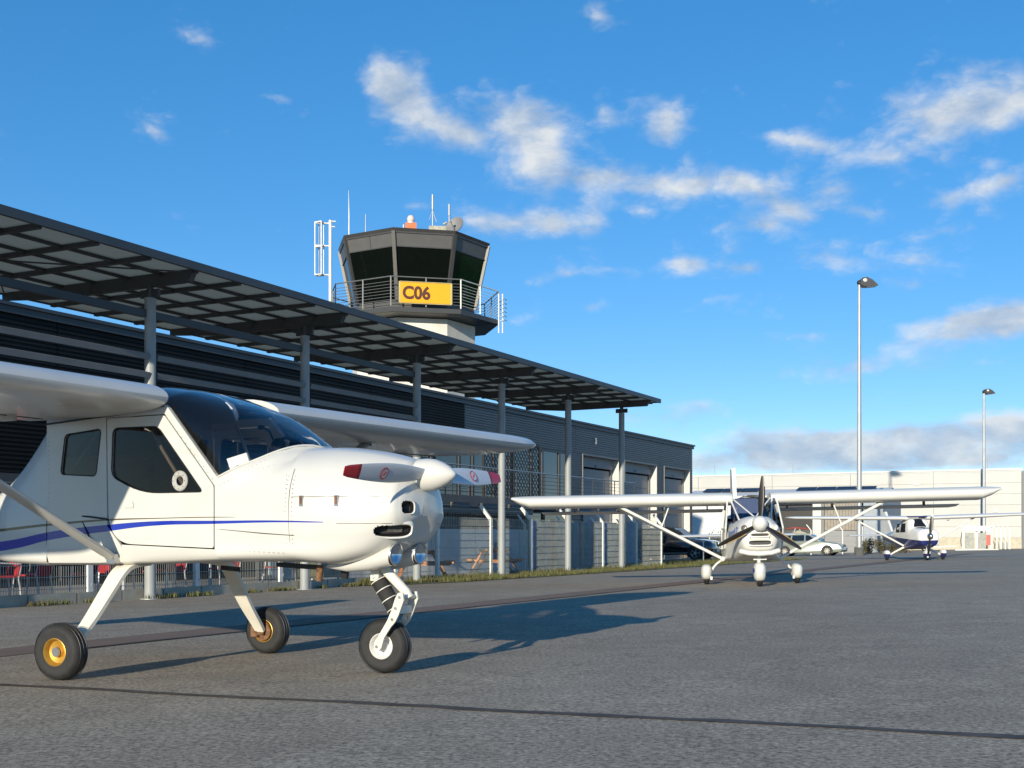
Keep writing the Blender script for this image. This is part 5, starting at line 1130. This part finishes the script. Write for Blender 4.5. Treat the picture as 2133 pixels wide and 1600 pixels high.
# ------------------------------------------------------------------ third aircraft, white over blue
x3, y3 = 17.35, 51.6
p3 = empty('blue_white_aircraft', (x3, y3, gz(x3, y3)), 0, 'white and dark blue high-wing aircraft parked farthest away by the white hall', 'aircraft', rot=ground_frame(x3, y3, R(-91)))
M_P3W = mat('aircraft3_white', (.68, .68, .65), .3, coat=.3, var=.02); M_P3B = mat('aircraft3_blue', (.014, .022, .115), .3, coat=.3, var=.03)
mt = bpy.data.materials.new('white_over_blue'); mt.use_nodes = True
def wob(nt):
    N, L = nt.nodes, nt.links; b = N['Principled BSDF']; b.inputs['Roughness'].default_value = .3; b.inputs['Coat Weight'].default_value = .3
    tc = N.new('ShaderNodeTexCoord'); sp = N.new('ShaderNodeSeparateXYZ'); L.new(tc.outputs['Object'], sp.inputs[0])
    a = N.new('ShaderNodeMath'); a.operation = 'MULTIPLY_ADD'; a.inputs[1].default_value = .055; L.new(sp.outputs[0], a.inputs[0]); L.new(sp.outputs[2], a.inputs[2])
    r = N.new('ShaderNodeValToRGB'); r.color_ramp.interpolation = 'CONSTANT'; e = r.color_ramp.elements; e[0].color = (.014, .022, .115, 1); e[1].position = .93; e[1].color = (.80, .80, .77, 1); L.new(a.outputs[0], r.inputs[0]); L.new(r.outputs[0], b.inputs['Base Color'])
wob(mt.node_tree)
mt2 = mt.copy(); mt2.name = 'spat_two_tone'
for n_ in mt2.node_tree.nodes:
    if n_.type == 'VALTORGB': n_.color_ramp.elements[1].position = .275
    if n_.type == 'MATH': n_.inputs[1].default_value = 0.0
st3 = [half_st(-4.6, (0, 1.18), (.03, 1.17), (.06, 1.12), (.07, 1.02), (.06, .94), (.03, .90), (0, .90)),
       half_st(-2.4, (0, 1.32), (.18, 1.30), (.28, 1.2), (.31, 1.0), (.28, .78), (.18, .68), (0, .67)),
       half_st(-1.2, (0, 1.66), (.33, 1.63), (.46, 1.42), (.49, 1.05), (.46, .72), (.36, .56), (0, .54)),
       half_st(-.4, (0, 1.78), (.36, 1.74), (.47, 1.50), (.51, 1.1), (.49, .68), (.40, .50), (0, .48)),
       half_st(.35, (0, 1.76), (.34, 1.72), (.46, 1.48), (.51, 1.1), (.49, .66), (.40, .48), (0, .46)),
       half_st(.75, (0, 1.42), (.32, 1.38), (.45, 1.25), (.50, 1.05), (.48, .70), (.38, .50), (0, .47)),
       half_st(1.2, (0, 1.37), (.28, 1.34), (.42, 1.22), (.47, 1.03), (.45, .72), (.34, .54), (0, .50)),
       half_st(1.75, (0, 1.30), (.24, 1.27), (.37, 1.16), (.42, 1.0), (.39, .76), (.28, .62), (0, .58)),
       half_st(1.86, (0, 1.18), (.15, 1.16), (.25, 1.08), (.29, .97), (.26, .82), (.17, .74), (0, .72)),
       half_st(1.88, (0, 1.05), (.03, 1.04), (.05, 1.02), (.06, .98), (.05, .95), (.03, .93), (0, .92))]
g = MB(); g.loft(body_rings(st3, 5, 4), False); g.build('fuselage', mt, p3, smooth=45)
ws = []
for t in [k/6 for k in range(7)]:
    x_ = .80-.36*t; z_ = 1.425+.325*t; ws.append([Vector((x_-.18*u*u, (.43-.05*t)*u, z_-.10*u*u+.012)) for u in [-1+2*k/10 for k in range(11)]])
g = MB(); g.loft(ws, False); g.build('windscreen', M_BLACK, p3, smooth=60)
ws = [[Vector((x_, (.30-.08*t)*u, 1.392-.062*t-.06*u*u+.012)) for u in [-1+2*k/8 for k in range(9)]] for t, x_ in ((0, .82), (.5, 1.2), (1, 1.6))]
g = MB(); g.loft(ws, False); g.build('nose_panel', M_P3B, p3, smooth=60)
for sy in (-1, 1):
    for a0, a1 in ((-.42, .30), (-1.05, -.5)):
        g = MB(); g.plate([(a0, 1.20), (a1, 1.20), (a1-.12, 1.58), (a0+.06, 1.58)], [], lambda a, b, t: (a, sy*(.515-t-(b-1.2)*.13), b), .02); g.build('side_window', G_CAR, p3, smooth=0)
    g = MB(); g.plate(oval((sy*.24, 1.02), .10, .065, .6), [oval((sy*.24, 1.02), .08, .048, .6)], lambda a, b, t: (1.845-.25*abs(a)+t, a, b), .05); g.build('intake_lip', M_P3W, p3, smooth=50)
    g = MB(); g.plate(oval((sy*.24, 1.02), .08, .048, .6), [], lambda a, b, t: (1.855-.25*abs(a)+t, a, b), .02); g.build('intake', M_BLACK, p3)
    wo = wing_mesh([(sy*.40, .40, 1.78, 1.45, .13, R(1.5)), (sy*2.6, .40, 1.82, 1.45, .13, R(1.5)), (sy*5.2, .30, 1.88, 1.0, .11, R(0)), (sy*5.45, .22, 1.90, .8, .06, 0)], 12).build('wing', M_P3W, p3, smooth=40)
    g = MB(); a_, b_ = Vector((.0, sy*.50, .62)), Vector((0, sy*2.55, 1.78)); g.tube([a_, b_], .04, 10); g.build('wing_strut', M_P3W, p3)
    g = MB(); g.tube([(-.1, sy*.40, .58), (-.1, sy*.85, .36), (-.1, sy*1.12, .20)], [.05, .04, .03], 10); g.build('gear_leg', M_P3W, p3)
    wheel(p3, (-.1, sy*1.2, .17), .17, .12, .08, M_RIMW, name='main_wheel'); sp_ = spat(p3, (-.12, sy*1.2, .265), .72, .23, .34, mt2)
g = MB(); g.box((-.3, 0, 1.86), (1.3, .86, .05)); g.build('cabin_roof', M_P3B, p3)
wheel(p3, (1.5, 0, .16), .16, .12, .08, M_RIMW, name='nose_wheel'); sp_ = spat(p3, (1.46, 0, .26), .68, .25, .36, mt2)
g = MB(); g.cyl((1.5, 0, .36), (1.42, 0, .65), .035, n=10); g.build('nose_leg', M_STEEL, p3)
HB = Vector((1.95, 0, 1.0)); g = MB(); g.lathe([(-.08, 0), (-.08, .14), (0, .14), (.1, .11), (.17, .06), (.2, 0)], HB, (1, 0, 0), 22); g.build('spinner', mat('chrome_spinner', (.45, .46, .48), .15, metal=.9), p3, smooth=50)
for deg in (97, 277):
    rot = Matrix.Rotation(-R(deg-90), 3, 'X'); rg = blade_mesh(.08, .90, .15, .09, .09, R(40), R(22), .15, 12); rg = [[HB+rot@p for p in r_] for r_ in rg]
    g = MB(); g.loft(rg[:12], True, True); bl = g.build('propeller_blade', M_PB, p3, smooth=60); g = MB(); g.loft(rg[11:], True, True); g.build('white_tip', M_P3W, bl)
for sy in (-.07, .07): g = MB(); g.sphere((1.80, sy, .66), (.04, .05, .04)); g.build('landing_light', mat('landing_lens', (.75, .77, .8), .1), p3)
g = MB(); g.plate([(-3.2, 1.22), (-4.2, 2.2), (-4.75, 2.2), (-4.85, 1.1), (-4.5, 1.0)], [], lambda a, b, t: (a, t-.05, b), .10); g.build('fin', M_P3W, p3)
wing_mesh([(-1.75, -4.0, 1.10, .62, .1, 0), (0, -3.75, 1.10, .9, .1, 0), (1.75, -4.0, 1.10, .62, .1, 0)], 8).build('tailplane', M_P3W, p3)
text_obj('lettering', 'L', .3, M_P3W, p3, Matrix.Translation((-.1, 1.55, 1.70)) @ Matrix.Rotation(R(90), 4, 'Z') @ Matrix.Rotation(R(180-8), 4, 'X') @ Matrix.Rotation(R(180), 4, 'Z'), offset=.01)

# ------------------------------------------------------------------ cars
def car(name, x, y, hd, label, prof, belt, W, wheels, wr, m_body, kind):
    e = empty(name, (x, y, gz(x, y)), 0, label, 'car', rot=ground_frame(x, y, hd))
    # body side profile extruded with tumblehome: lower body + greenhouse
    low_p, green = prof
    def lo_fn(ymul): return lambda a, b, t: (a, ymul*t, b)
    g = MB(); rings = []
    for q, ins in ((-1, .10), (-.97, .03), (-.90, 0), (.90, 0), (.97, .03), (1, .10)):
        cx = sum(p[0] for p in low_p)/len(low_p); cz = sum(p[1] for p in low_p)/len(low_p)
        rings.append([Vector((cx+(a-cx)*(1-ins*.35), q*W/2, cz+(b-cz)*(1-ins))) for a, b in low_p])
    g.loft(rings, True, True); body = g.build('body', m_body, e, smooth=38)
    g = MB(); rings = []
    gw = W*.86/2; tw = W*.70/2
    zb_ = min(b for a, b in green); zt_ = max(b for a, b in green)
    def gy(z): return gw+(tw-gw)*(z-zb_)/(zt_-zb_)
    for q in (-1, 1): rings.append([Vector((a, q*gy(b), b)) for a, b in green])
    g.loft(rings, True, True); cab = g.build('cabin', m_body, e, smooth=30)
    for sy in (-1, 1):
        for wn in belt:
            P = round_poly(wn, .03, 3)
            g = MB(); g.plate(P, [], lambda a, b, t: (a, sy*(gy(b)+.006-t), b), .01); g.build('side_window', G_CAR, cab, smooth=0)
    for (wx) in wheels:
        for sy in (-1, 1):
            g = MB(); arch = [Vector((wx+math.cos(a)*(wr+.05), sy*(W/2-.005), wr+math.sin(a)*(wr+.05))) for a in [math.pi*k/16 for k in range(17)]]; arch2 = [Vector((p.x, sy*(W/2+.012), p.z)) for p in arch]
            g.plate([(math.cos(a)*(wr+.055)+wx, wr+math.sin(a)*(wr+.055)) for a in [math.pi*k/16 for k in range(17)]]+[(wx-wr-.055, .16), (wx+wr+.055, .16)], [], lambda a, b, t: (a, sy*(W/2+.004-t), b), .05); g.build('wheel_arch', M_BLACK, body, smooth=0)
            w_ = wheel(e, (wx, sy*(W/2-.08), wr), wr, .20, wr*.63, M_STEEL)
            g = MB()
            for k in range(5 if kind == 'suv' else 9):
                a = 2*math.pi*k/(5 if kind == 'suv' else 9); g.bar((0, sy*.085, 0), (math.cos(a)*wr*.58, sy*.085, math.sin(a)*wr*.58), .05 if kind == 'suv' else .03, .03)
            g.cyl((0, sy*.06, 0), (0, sy*.10, 0), wr*.16, n=12); o = g.build('spokes', mat('alloy', (.62, .60, .54), .35, metal=.5), w_)
    return e, body, cab, gy
M_SUVB = mat('black_car_paint', (.008, .009, .012), .2, coat=1.0, var=.1)
low_p = [(-2.35, .42), (-2.38, .75), (-2.32, 1.12), (-1.2, 1.14), (.75, 1.13), (.95, 1.12), (1.5, 1.10), (2.0, 1.04), (2.22, .98), (2.32, .80), (2.36, .58), (2.30, .36), (1.2, .30), (-1.3, .30)]
green = [(-2.28, 1.10), (-2.05, 1.68), (-1.7, 1.76), (-.3, 1.78), (.2, 1.73), (.98, 1.12)]
e, body, cab, gy = car('suv', 8.75, 64.3, R(-26.7), 'black off-road car parked beyond the end of the fence', (low_p, green), [[(-.02, 1.16), (.72, 1.16), (.20, 1.62), (-.02, 1.64)], [(-.95, 1.16), (-.10, 1.16), (-.10, 1.65), (-.95, 1.66)], [(-2.1, 1.18), (-1.05, 1.16), (-1.05, 1.66), (-1.95, 1.62)]], 1.86, (-1.42, 1.42), .39, M_SUVB, 'suv')
g = MB(); g.add([(.30, -.60, 1.70), (.30, .60, 1.70), (.985, .74, 1.15), (.985, -.74, 1.15)], [(0, 1, 2, 3)]); [None]; g.v = [(x_+.012, y_, z_+.012) for x_, y_, z_ in g.v]; g.build('windscreen', G_CAR, cab, smooth=0)
M_CHR = mat('chrome', (.7, .7, .72), .15, metal=1.0)
g = MB(); g.plate([(-.42, 1.0), (.42, 1.0), (.32, .66), (-.32, .66)], [[(-.20, .96), (.20, .96), (.17, .72), (-.17, .72)]], lambda a, b, t: (2.30+t, a, b), .045); g.build('grille_frame', M_CHR, body, smooth=0)
g = MB(); g.box((2.32, 0, .84), (.03, .40, .24)); g.build('grille', M_BLACK, body); g = MB(); g.sphere((2.35, 0, .84), (.02, .05, .05)); g.build('badge', M_CHR, body)
for sy in (-1, 1):
    g = MB(); g.plate(round_poly([(.44, 1.0), (.86, 1.0), (.88, .80), (.42, .76)], .05), [], lambda a, b, t: (2.27-(a-.44)*.35+t, sy*a, b), .05); g.build('headlight', mat('headlamp', (.55, .57, .58), .08, var=.2, vscale=8), body)
    g = MB(); g.box((.62, sy*1.03, 1.20), (.12, .2, .15)); g.build('mirror', M_CHR, body); g = MB(); g.box((0, sy*.95, .40), (2.0, .12, .05)); g.build('running_board', M_STEEL, body)
    g = MB(); g.sphere((2.30, sy*.62, .58), (.03, .06, .05)); g.build('fog_lamp', M_STEEL, body)
g = MB(); g.box((2.37, 0, .50), (.02, .50, .11)); g.build('number_plate', M_WHITE, body)
g = MB(); g.box((2.25, 0, .48), (.2, 1.7, .18)); g.build('bumper', M_BLACK, body)
M_SIL = mat('silver_green_paint', (.27, .31, .275), .28, metal=.35, coat=.8, var=.04)
low_p = [(-2.22, .35), (-2.26, .62), (-2.20, .92), (-1.2, .95), (.55, .93), (.85, .92), (1.4, .86), (1.85, .76), (2.12, .66), (2.24, .50), (2.24, .34), (2.1, .22), (1.0, .19), (-1.2, .19), (-2.1, .24)]
green = [(-2.10, .91), (-1.55, 1.28), (-1.1, 1.38), (-.3, 1.42), (.1, 1.39), (.98, .91)]
e, body, cab, gy = car('estate_car', 18.9, 76.3, R(-26.7), 'pale silver-green car parked beyond the second aircraft', (low_p, green), [[(-.06, .96), (.70, .96), (.14, 1.30), (-.06, 1.32)], [(-.95, .96), (-.14, .96), (-.14, 1.33), (-.88, 1.32)], [(-1.75, .98), (-1.03, .96), (-.97, 1.31), (-1.25, 1.27)]], 1.74, (-1.35, 1.30), .315, M_SIL, 'car')
g = MB(); g.add([(.22, -.52, 1.345), (.22, .52, 1.345), (.99, .66, .93), (.99, -.66, .93)], [(0, 1, 2, 3)]); g.v = [(x_+.012, y_, z_+.014) for x_, y_, z_ in g.v]; g.build('windscreen', G_CAR, cab, smooth=0)
for sy in (-1, 1):
    g = MB(); g.plate(round_poly([(.44, .70), (.80, .72), (.82, .58), (.42, .56)], .04), [], lambda a, b, t: (2.16-(a-.42)*.45+t, sy*a, b), .05); g.build('headlight', MATS['headlamp'], body)
    g = MB(); g.box((.62, sy*.94, .98), (.1, .15, .1)); g.build('mirror', M_SIL, body)
    for q in (-.10, .75): g = MB(); g.box((q, sy*.872, .60), (.008, .004, .62)); g.build('door_gap', M_BLACK, body)
    for q in (-.45, .35): g = MB(); g.box((q-.35, sy*.875, .84), (.16, .02, .025)); g.build('door_handle', M_SIL, body)
g = MB(); g.box((2.22, 0, .62), (.06, .55, .10)); g.build('grille', M_BLACK, body); g = MB(); g.box((2.235, 0, .30), (.04, 1.3, .10)); g.build('bumper_intake', M_BLACK, body)

# ------------------------------------------------------------------ far bits
def foliage(name, x, y, rx, ry, h, n, leaf, m, label, cat, stems=6, zoff=0):
    z0 = gz(x, y); rnd = random.Random(int(x*100)); e = empty(name, (x, y, z0), 0, label, cat)
    g = MB()
    for i in range(stems):
        a = rnd.uniform(0, 6.28); g.tube([(rx*.3*math.cos(a), ry*.3*math.sin(a), -.05), (rx*.5*math.cos(a+.2), ry*.5*math.sin(a), h*.5), (rx*.8*math.cos(a+.5), ry*.8*math.sin(a+.4), h*rnd.uniform(.8, 1.15))], [.02, .014, .005], 5)
    g.build('stems', M_OLDWOOD, e)
    g = MB(); cl = [(rnd.uniform(-rx, rx), rnd.uniform(-ry, ry), h*rnd.uniform(.25, .8), rnd.uniform(.18, .4)) for _ in range(max(6, int(rx*14)))]
    for i in range(n):
        cx, cy, cz, r = rnd.choice(cl); p = Vector((cx+rnd.gauss(0, r*.7), cy+rnd.gauss(0, r*.7), max(.02, cz+rnd.gauss(0, r*.75)))); a = Vector((rnd.gauss(0, 1), rnd.gauss(0, 1), rnd.gauss(0, 1))).normalized(); b = a.orthogonal().normalized(); c = a.cross(b)
        q = leaf*rnd.uniform(.6, 1.4); g.add([p-b*q, p+c*q*.45, p+b*q, p-c*q*.45], [(0, 1, 2, 3)])
    tag(g.build('leaves', m, e, smooth=0, weld=False), kind='stuff')
M_LEAF1 = mat('dark_leaf', (.05, .06, .025), .7, vscale=1.5, dark=(.03, .03, .015)); M_LEAF2 = mat('brown_leaf', (.11, .085, .03), .8, vscale=1.5, dark=(.05, .05, .02))
foliage('shrub', 11.6, 71.2, .8, .7, 1.25, 1500, .07, M_LEAF1, 'dark leafy shrub just right of the black car', 'shrub'); foliage('shrub', 13.2, 72.6, .9, .7, 1.15, 1500, .07, M_LEAF2, 'brownish shrub behind the second aircraft\'s cabin', 'shrub'); foliage('shrub', 10.4, 72.8, .7, .6, 1.7, 900, .06, M_LEAF1, 'tall thin twiggy shrub at the corner of the dark building', 'shrub', 12)
foliage('hedge', 26.2, 84.5, 1.5, .5, .95, 3200, .06, M_LEAF2, 'trimmed brown-green hedge left of the blue and white aircraft', 'hedge', 4)
# far boundary fence left of the hall
ff = empty('boundary_fence', (0, 0, 0), 0, 'row of bent fence posts with wire before the low hangar', 'fence')
pts = [(11.2+i*2.6, 73.8+i*1.25) for i in range(6)]
pts = [(13.0, 79.0), (15.6, 80.5), (18.2, 82.0), (20.8, 83.5), (23.4, 85.0)]
for (a, b) in pts:
    z0 = gz(a, b); g = MB(); g.box((a, b, z0+.85), (.07, .07, 1.75)); p = g.build('post', M_FENCE, ff, smooth=0); g = MB(); g.bar((a, b, z0+1.70), (a-.32, b, z0+2.1), .06, .06, up=(0, 1, 0)); g.build('bent_arm', M_FENCE, p, smooth=0)
g = MB()
for (a, b), (c, d) in zip(pts, pts[1:]):
    for k in range(9): z_ = .1+k*.2; g.bar((a, b, gz(a, b)+z_), (c, d, gz(c, d)+z_), .012, .012)
    for k in range(26): t = k/26; xx, yy = a+(c-a)*t, b+(d-b)*t; g.box((xx, yy, gz(xx, yy)+.85), (.01, .01, 1.65))
tag(g.build('wires', M_WIRE, ff, smooth=0, weld=False), kind='stuff')
# covered trike behind that fence
tx, ty = 20.6, 86.5; tz = gz(tx, ty); tk = empty('covered_trike', (tx, ty, tz), 0, 'small covered trike with beige and orange cloth and red top behind the fence', 'trike')
g = MB(); g.plate([(-1.0, .55), (-.75, 1.35), (-.1, 1.75), (.55, 1.55), (.95, .9), (.7, .45)], [], lambda a, b, t: (a, t-.5, b), 1.0); g.build('cover', mat('beige_cloth', (.42, .38, .28), .8, var=.12), tk, smooth=20)
g = MB(); g.plate([(-.62, .6), (-.5, 1.3), (-.15, 1.3), (.05, .95), (-.2, .55)], [], lambda a, b, t: (a, t-.53, b), .02); g.build('orange_panel', mat('orange_cloth', (.62, .24, .03), .8), tk, smooth=0)
g = MB(); g.tube([(-.9, 0, 1.85), (-.3, 0, 1.93), (.4, 0, 1.9), (.8, 0, 1.8)], [.03, .08, .07, .03], 10); g.build('furled_wing', mat('trike_red', (.26, .05, .04), .7), tk)
g = MB(); g.tube([(-.9, -.3, 0), (-.2, -.1, 1.9)], .03); g.tube([(.8, -.3, 0), (.1, 0, 1.9)], .03); g.build('mast', M_GALV, tk)
for wx, wy in ((-.9, 0), (.6, -.45), (.6, .45)): wheel(tk, (wx, wy, .2), .2, .12, .09, M_RIMW)
# fuel station at the foot of the hall
fx, fy = 38.8, 100.5; fz = gz(fx, fy); fs_ = empty('fuel_station', (fx, fy, fz), R(-20), 'small white fuel station with grey pumps and a red panel by the hall', 'fuel station')
for a, b in ((-.95, 0), (.1, .1), (1.25, 0)): g = MB(); g.box((a, b, .95), (.16, .16, 1.9)); g.build('post', M_WHITE, fs_, smooth=0)
g = MB(); g.box((-.45, .1, .75), (.70, .5, 1.4)); g.build('pump_cabinet', mat('pump_grey', (.32, .33, .30), .6, var=.15, vscale=5), fs_)
g = MB(); g.box((.55, .15, .75), (.60, .5, 1.35)); g.build('pump_cabinet', MATS['pump_grey'], fs_)
g = MB(); g.box((1.02, -.12, .85), (.34, .06, .85)); g.build('red_panel', mat('red_panel', (.62, .06, .03), .5), fs_)
g = MB(); g.box((.1, 0, 1.98), (2.7, .7, .10)); g.build('canopy', M_GALV, fs_); g = MB(); g.box((.1, -.3, 1.75), (2.0, .1, .25)); g.build('meter_board', M_STEEL, fs_)
g = MB(); g.box((.1, 0, .04), (3.4, 1.4, .14)); g.build('plinth', M_JAMB, fs_)
g = MB(); g.tube([(-1.05, -.15, 1.5), (-1.15, -.2, .8), (-1.1, -.2, .3)], .03); g.build('hose', M_BLACK, fs_)
gx, gy_ = 42.8, 104.5; gt = empty('mesh_gate', (gx, gy_, gz(gx, gy_)), R(-20), 'grey mesh gate with spread barbed arms at the hall corner', 'gate')
for a in (-.55, -.2, .15, .5):
    g = MB(); g.box((a, 0, .85), (.07, .07, 1.75)); p = g.build('post', M_GALV, gt, smooth=0)
    g = MB(); g.bar((a, 0, 1.7), (a-.35, 0, 2.2), .04, .04, up=(0, 1, 0)); g.build('arm', M_GALV, p, smooth=0)
g = MB(); [g.box((-.5+k*.07, 0, .85), (.012, .012, 1.6)) for k in range(15)]; [g.bar((-.55, 0, .1+k*.2), (.5, 0, .1+k*.2), .015, .015) for k in range(9)]; tag(g.build('wires', M_WIRE, gt, smooth=0, weld=False), kind='stuff')
hx_, hy_ = 34.6, 100.0; tl = empty('utility_trailer', (hx_, hy_, gz(hx_, hy_)), R(-20), 'white tank trailer parked behind the blue and white aircraft', 'trailer')
g = MB(); g.cyl((-1.0, 0, .95), (.9, 0, .95), .55, n=20); g.build('tank', M_WPAN, tl); g = MB(); g.box((0, 0, .38), (2.4, .9, .1)); g.bar((1.1, 0, .38), (2.2, 0, .40), .08, .08); g.build('chassis', M_GALV, tl)
for wx, wy in ((-.2, -.5), (-.2, .5)): wheel(tl, (wx, wy, .28), .28, .16, .16, M_RIMW)
# strip of grass at the hall's foot
mb = MB(); vs = []
for a, b in ((46.5, 107.9), (15, 123.8), (14.6, 123.0), (46.2, 106.6)): vs.append((a, b, gz(a, b)+.012))
mb.add(vs, [(0, 1, 2, 3)]); tag(mb.build('grass_strip', M_TERR, smooth=0), kind='structure')
# short white marker post by the off-road car
mk = empty('marker_post', L3(36.5, 1.6), BANG, 'thin pale marker stake standing in the grass beside the black car', 'post'); g = MB(); g.cyl((0, 0, 0), (0, 0, .95), .03, n=8); g.build('stake', M_FENCE, mk); g = MB(); g.box((0, 0, .95), (.09, .09, .06)); g.build('cap', M_FENCE, mk)
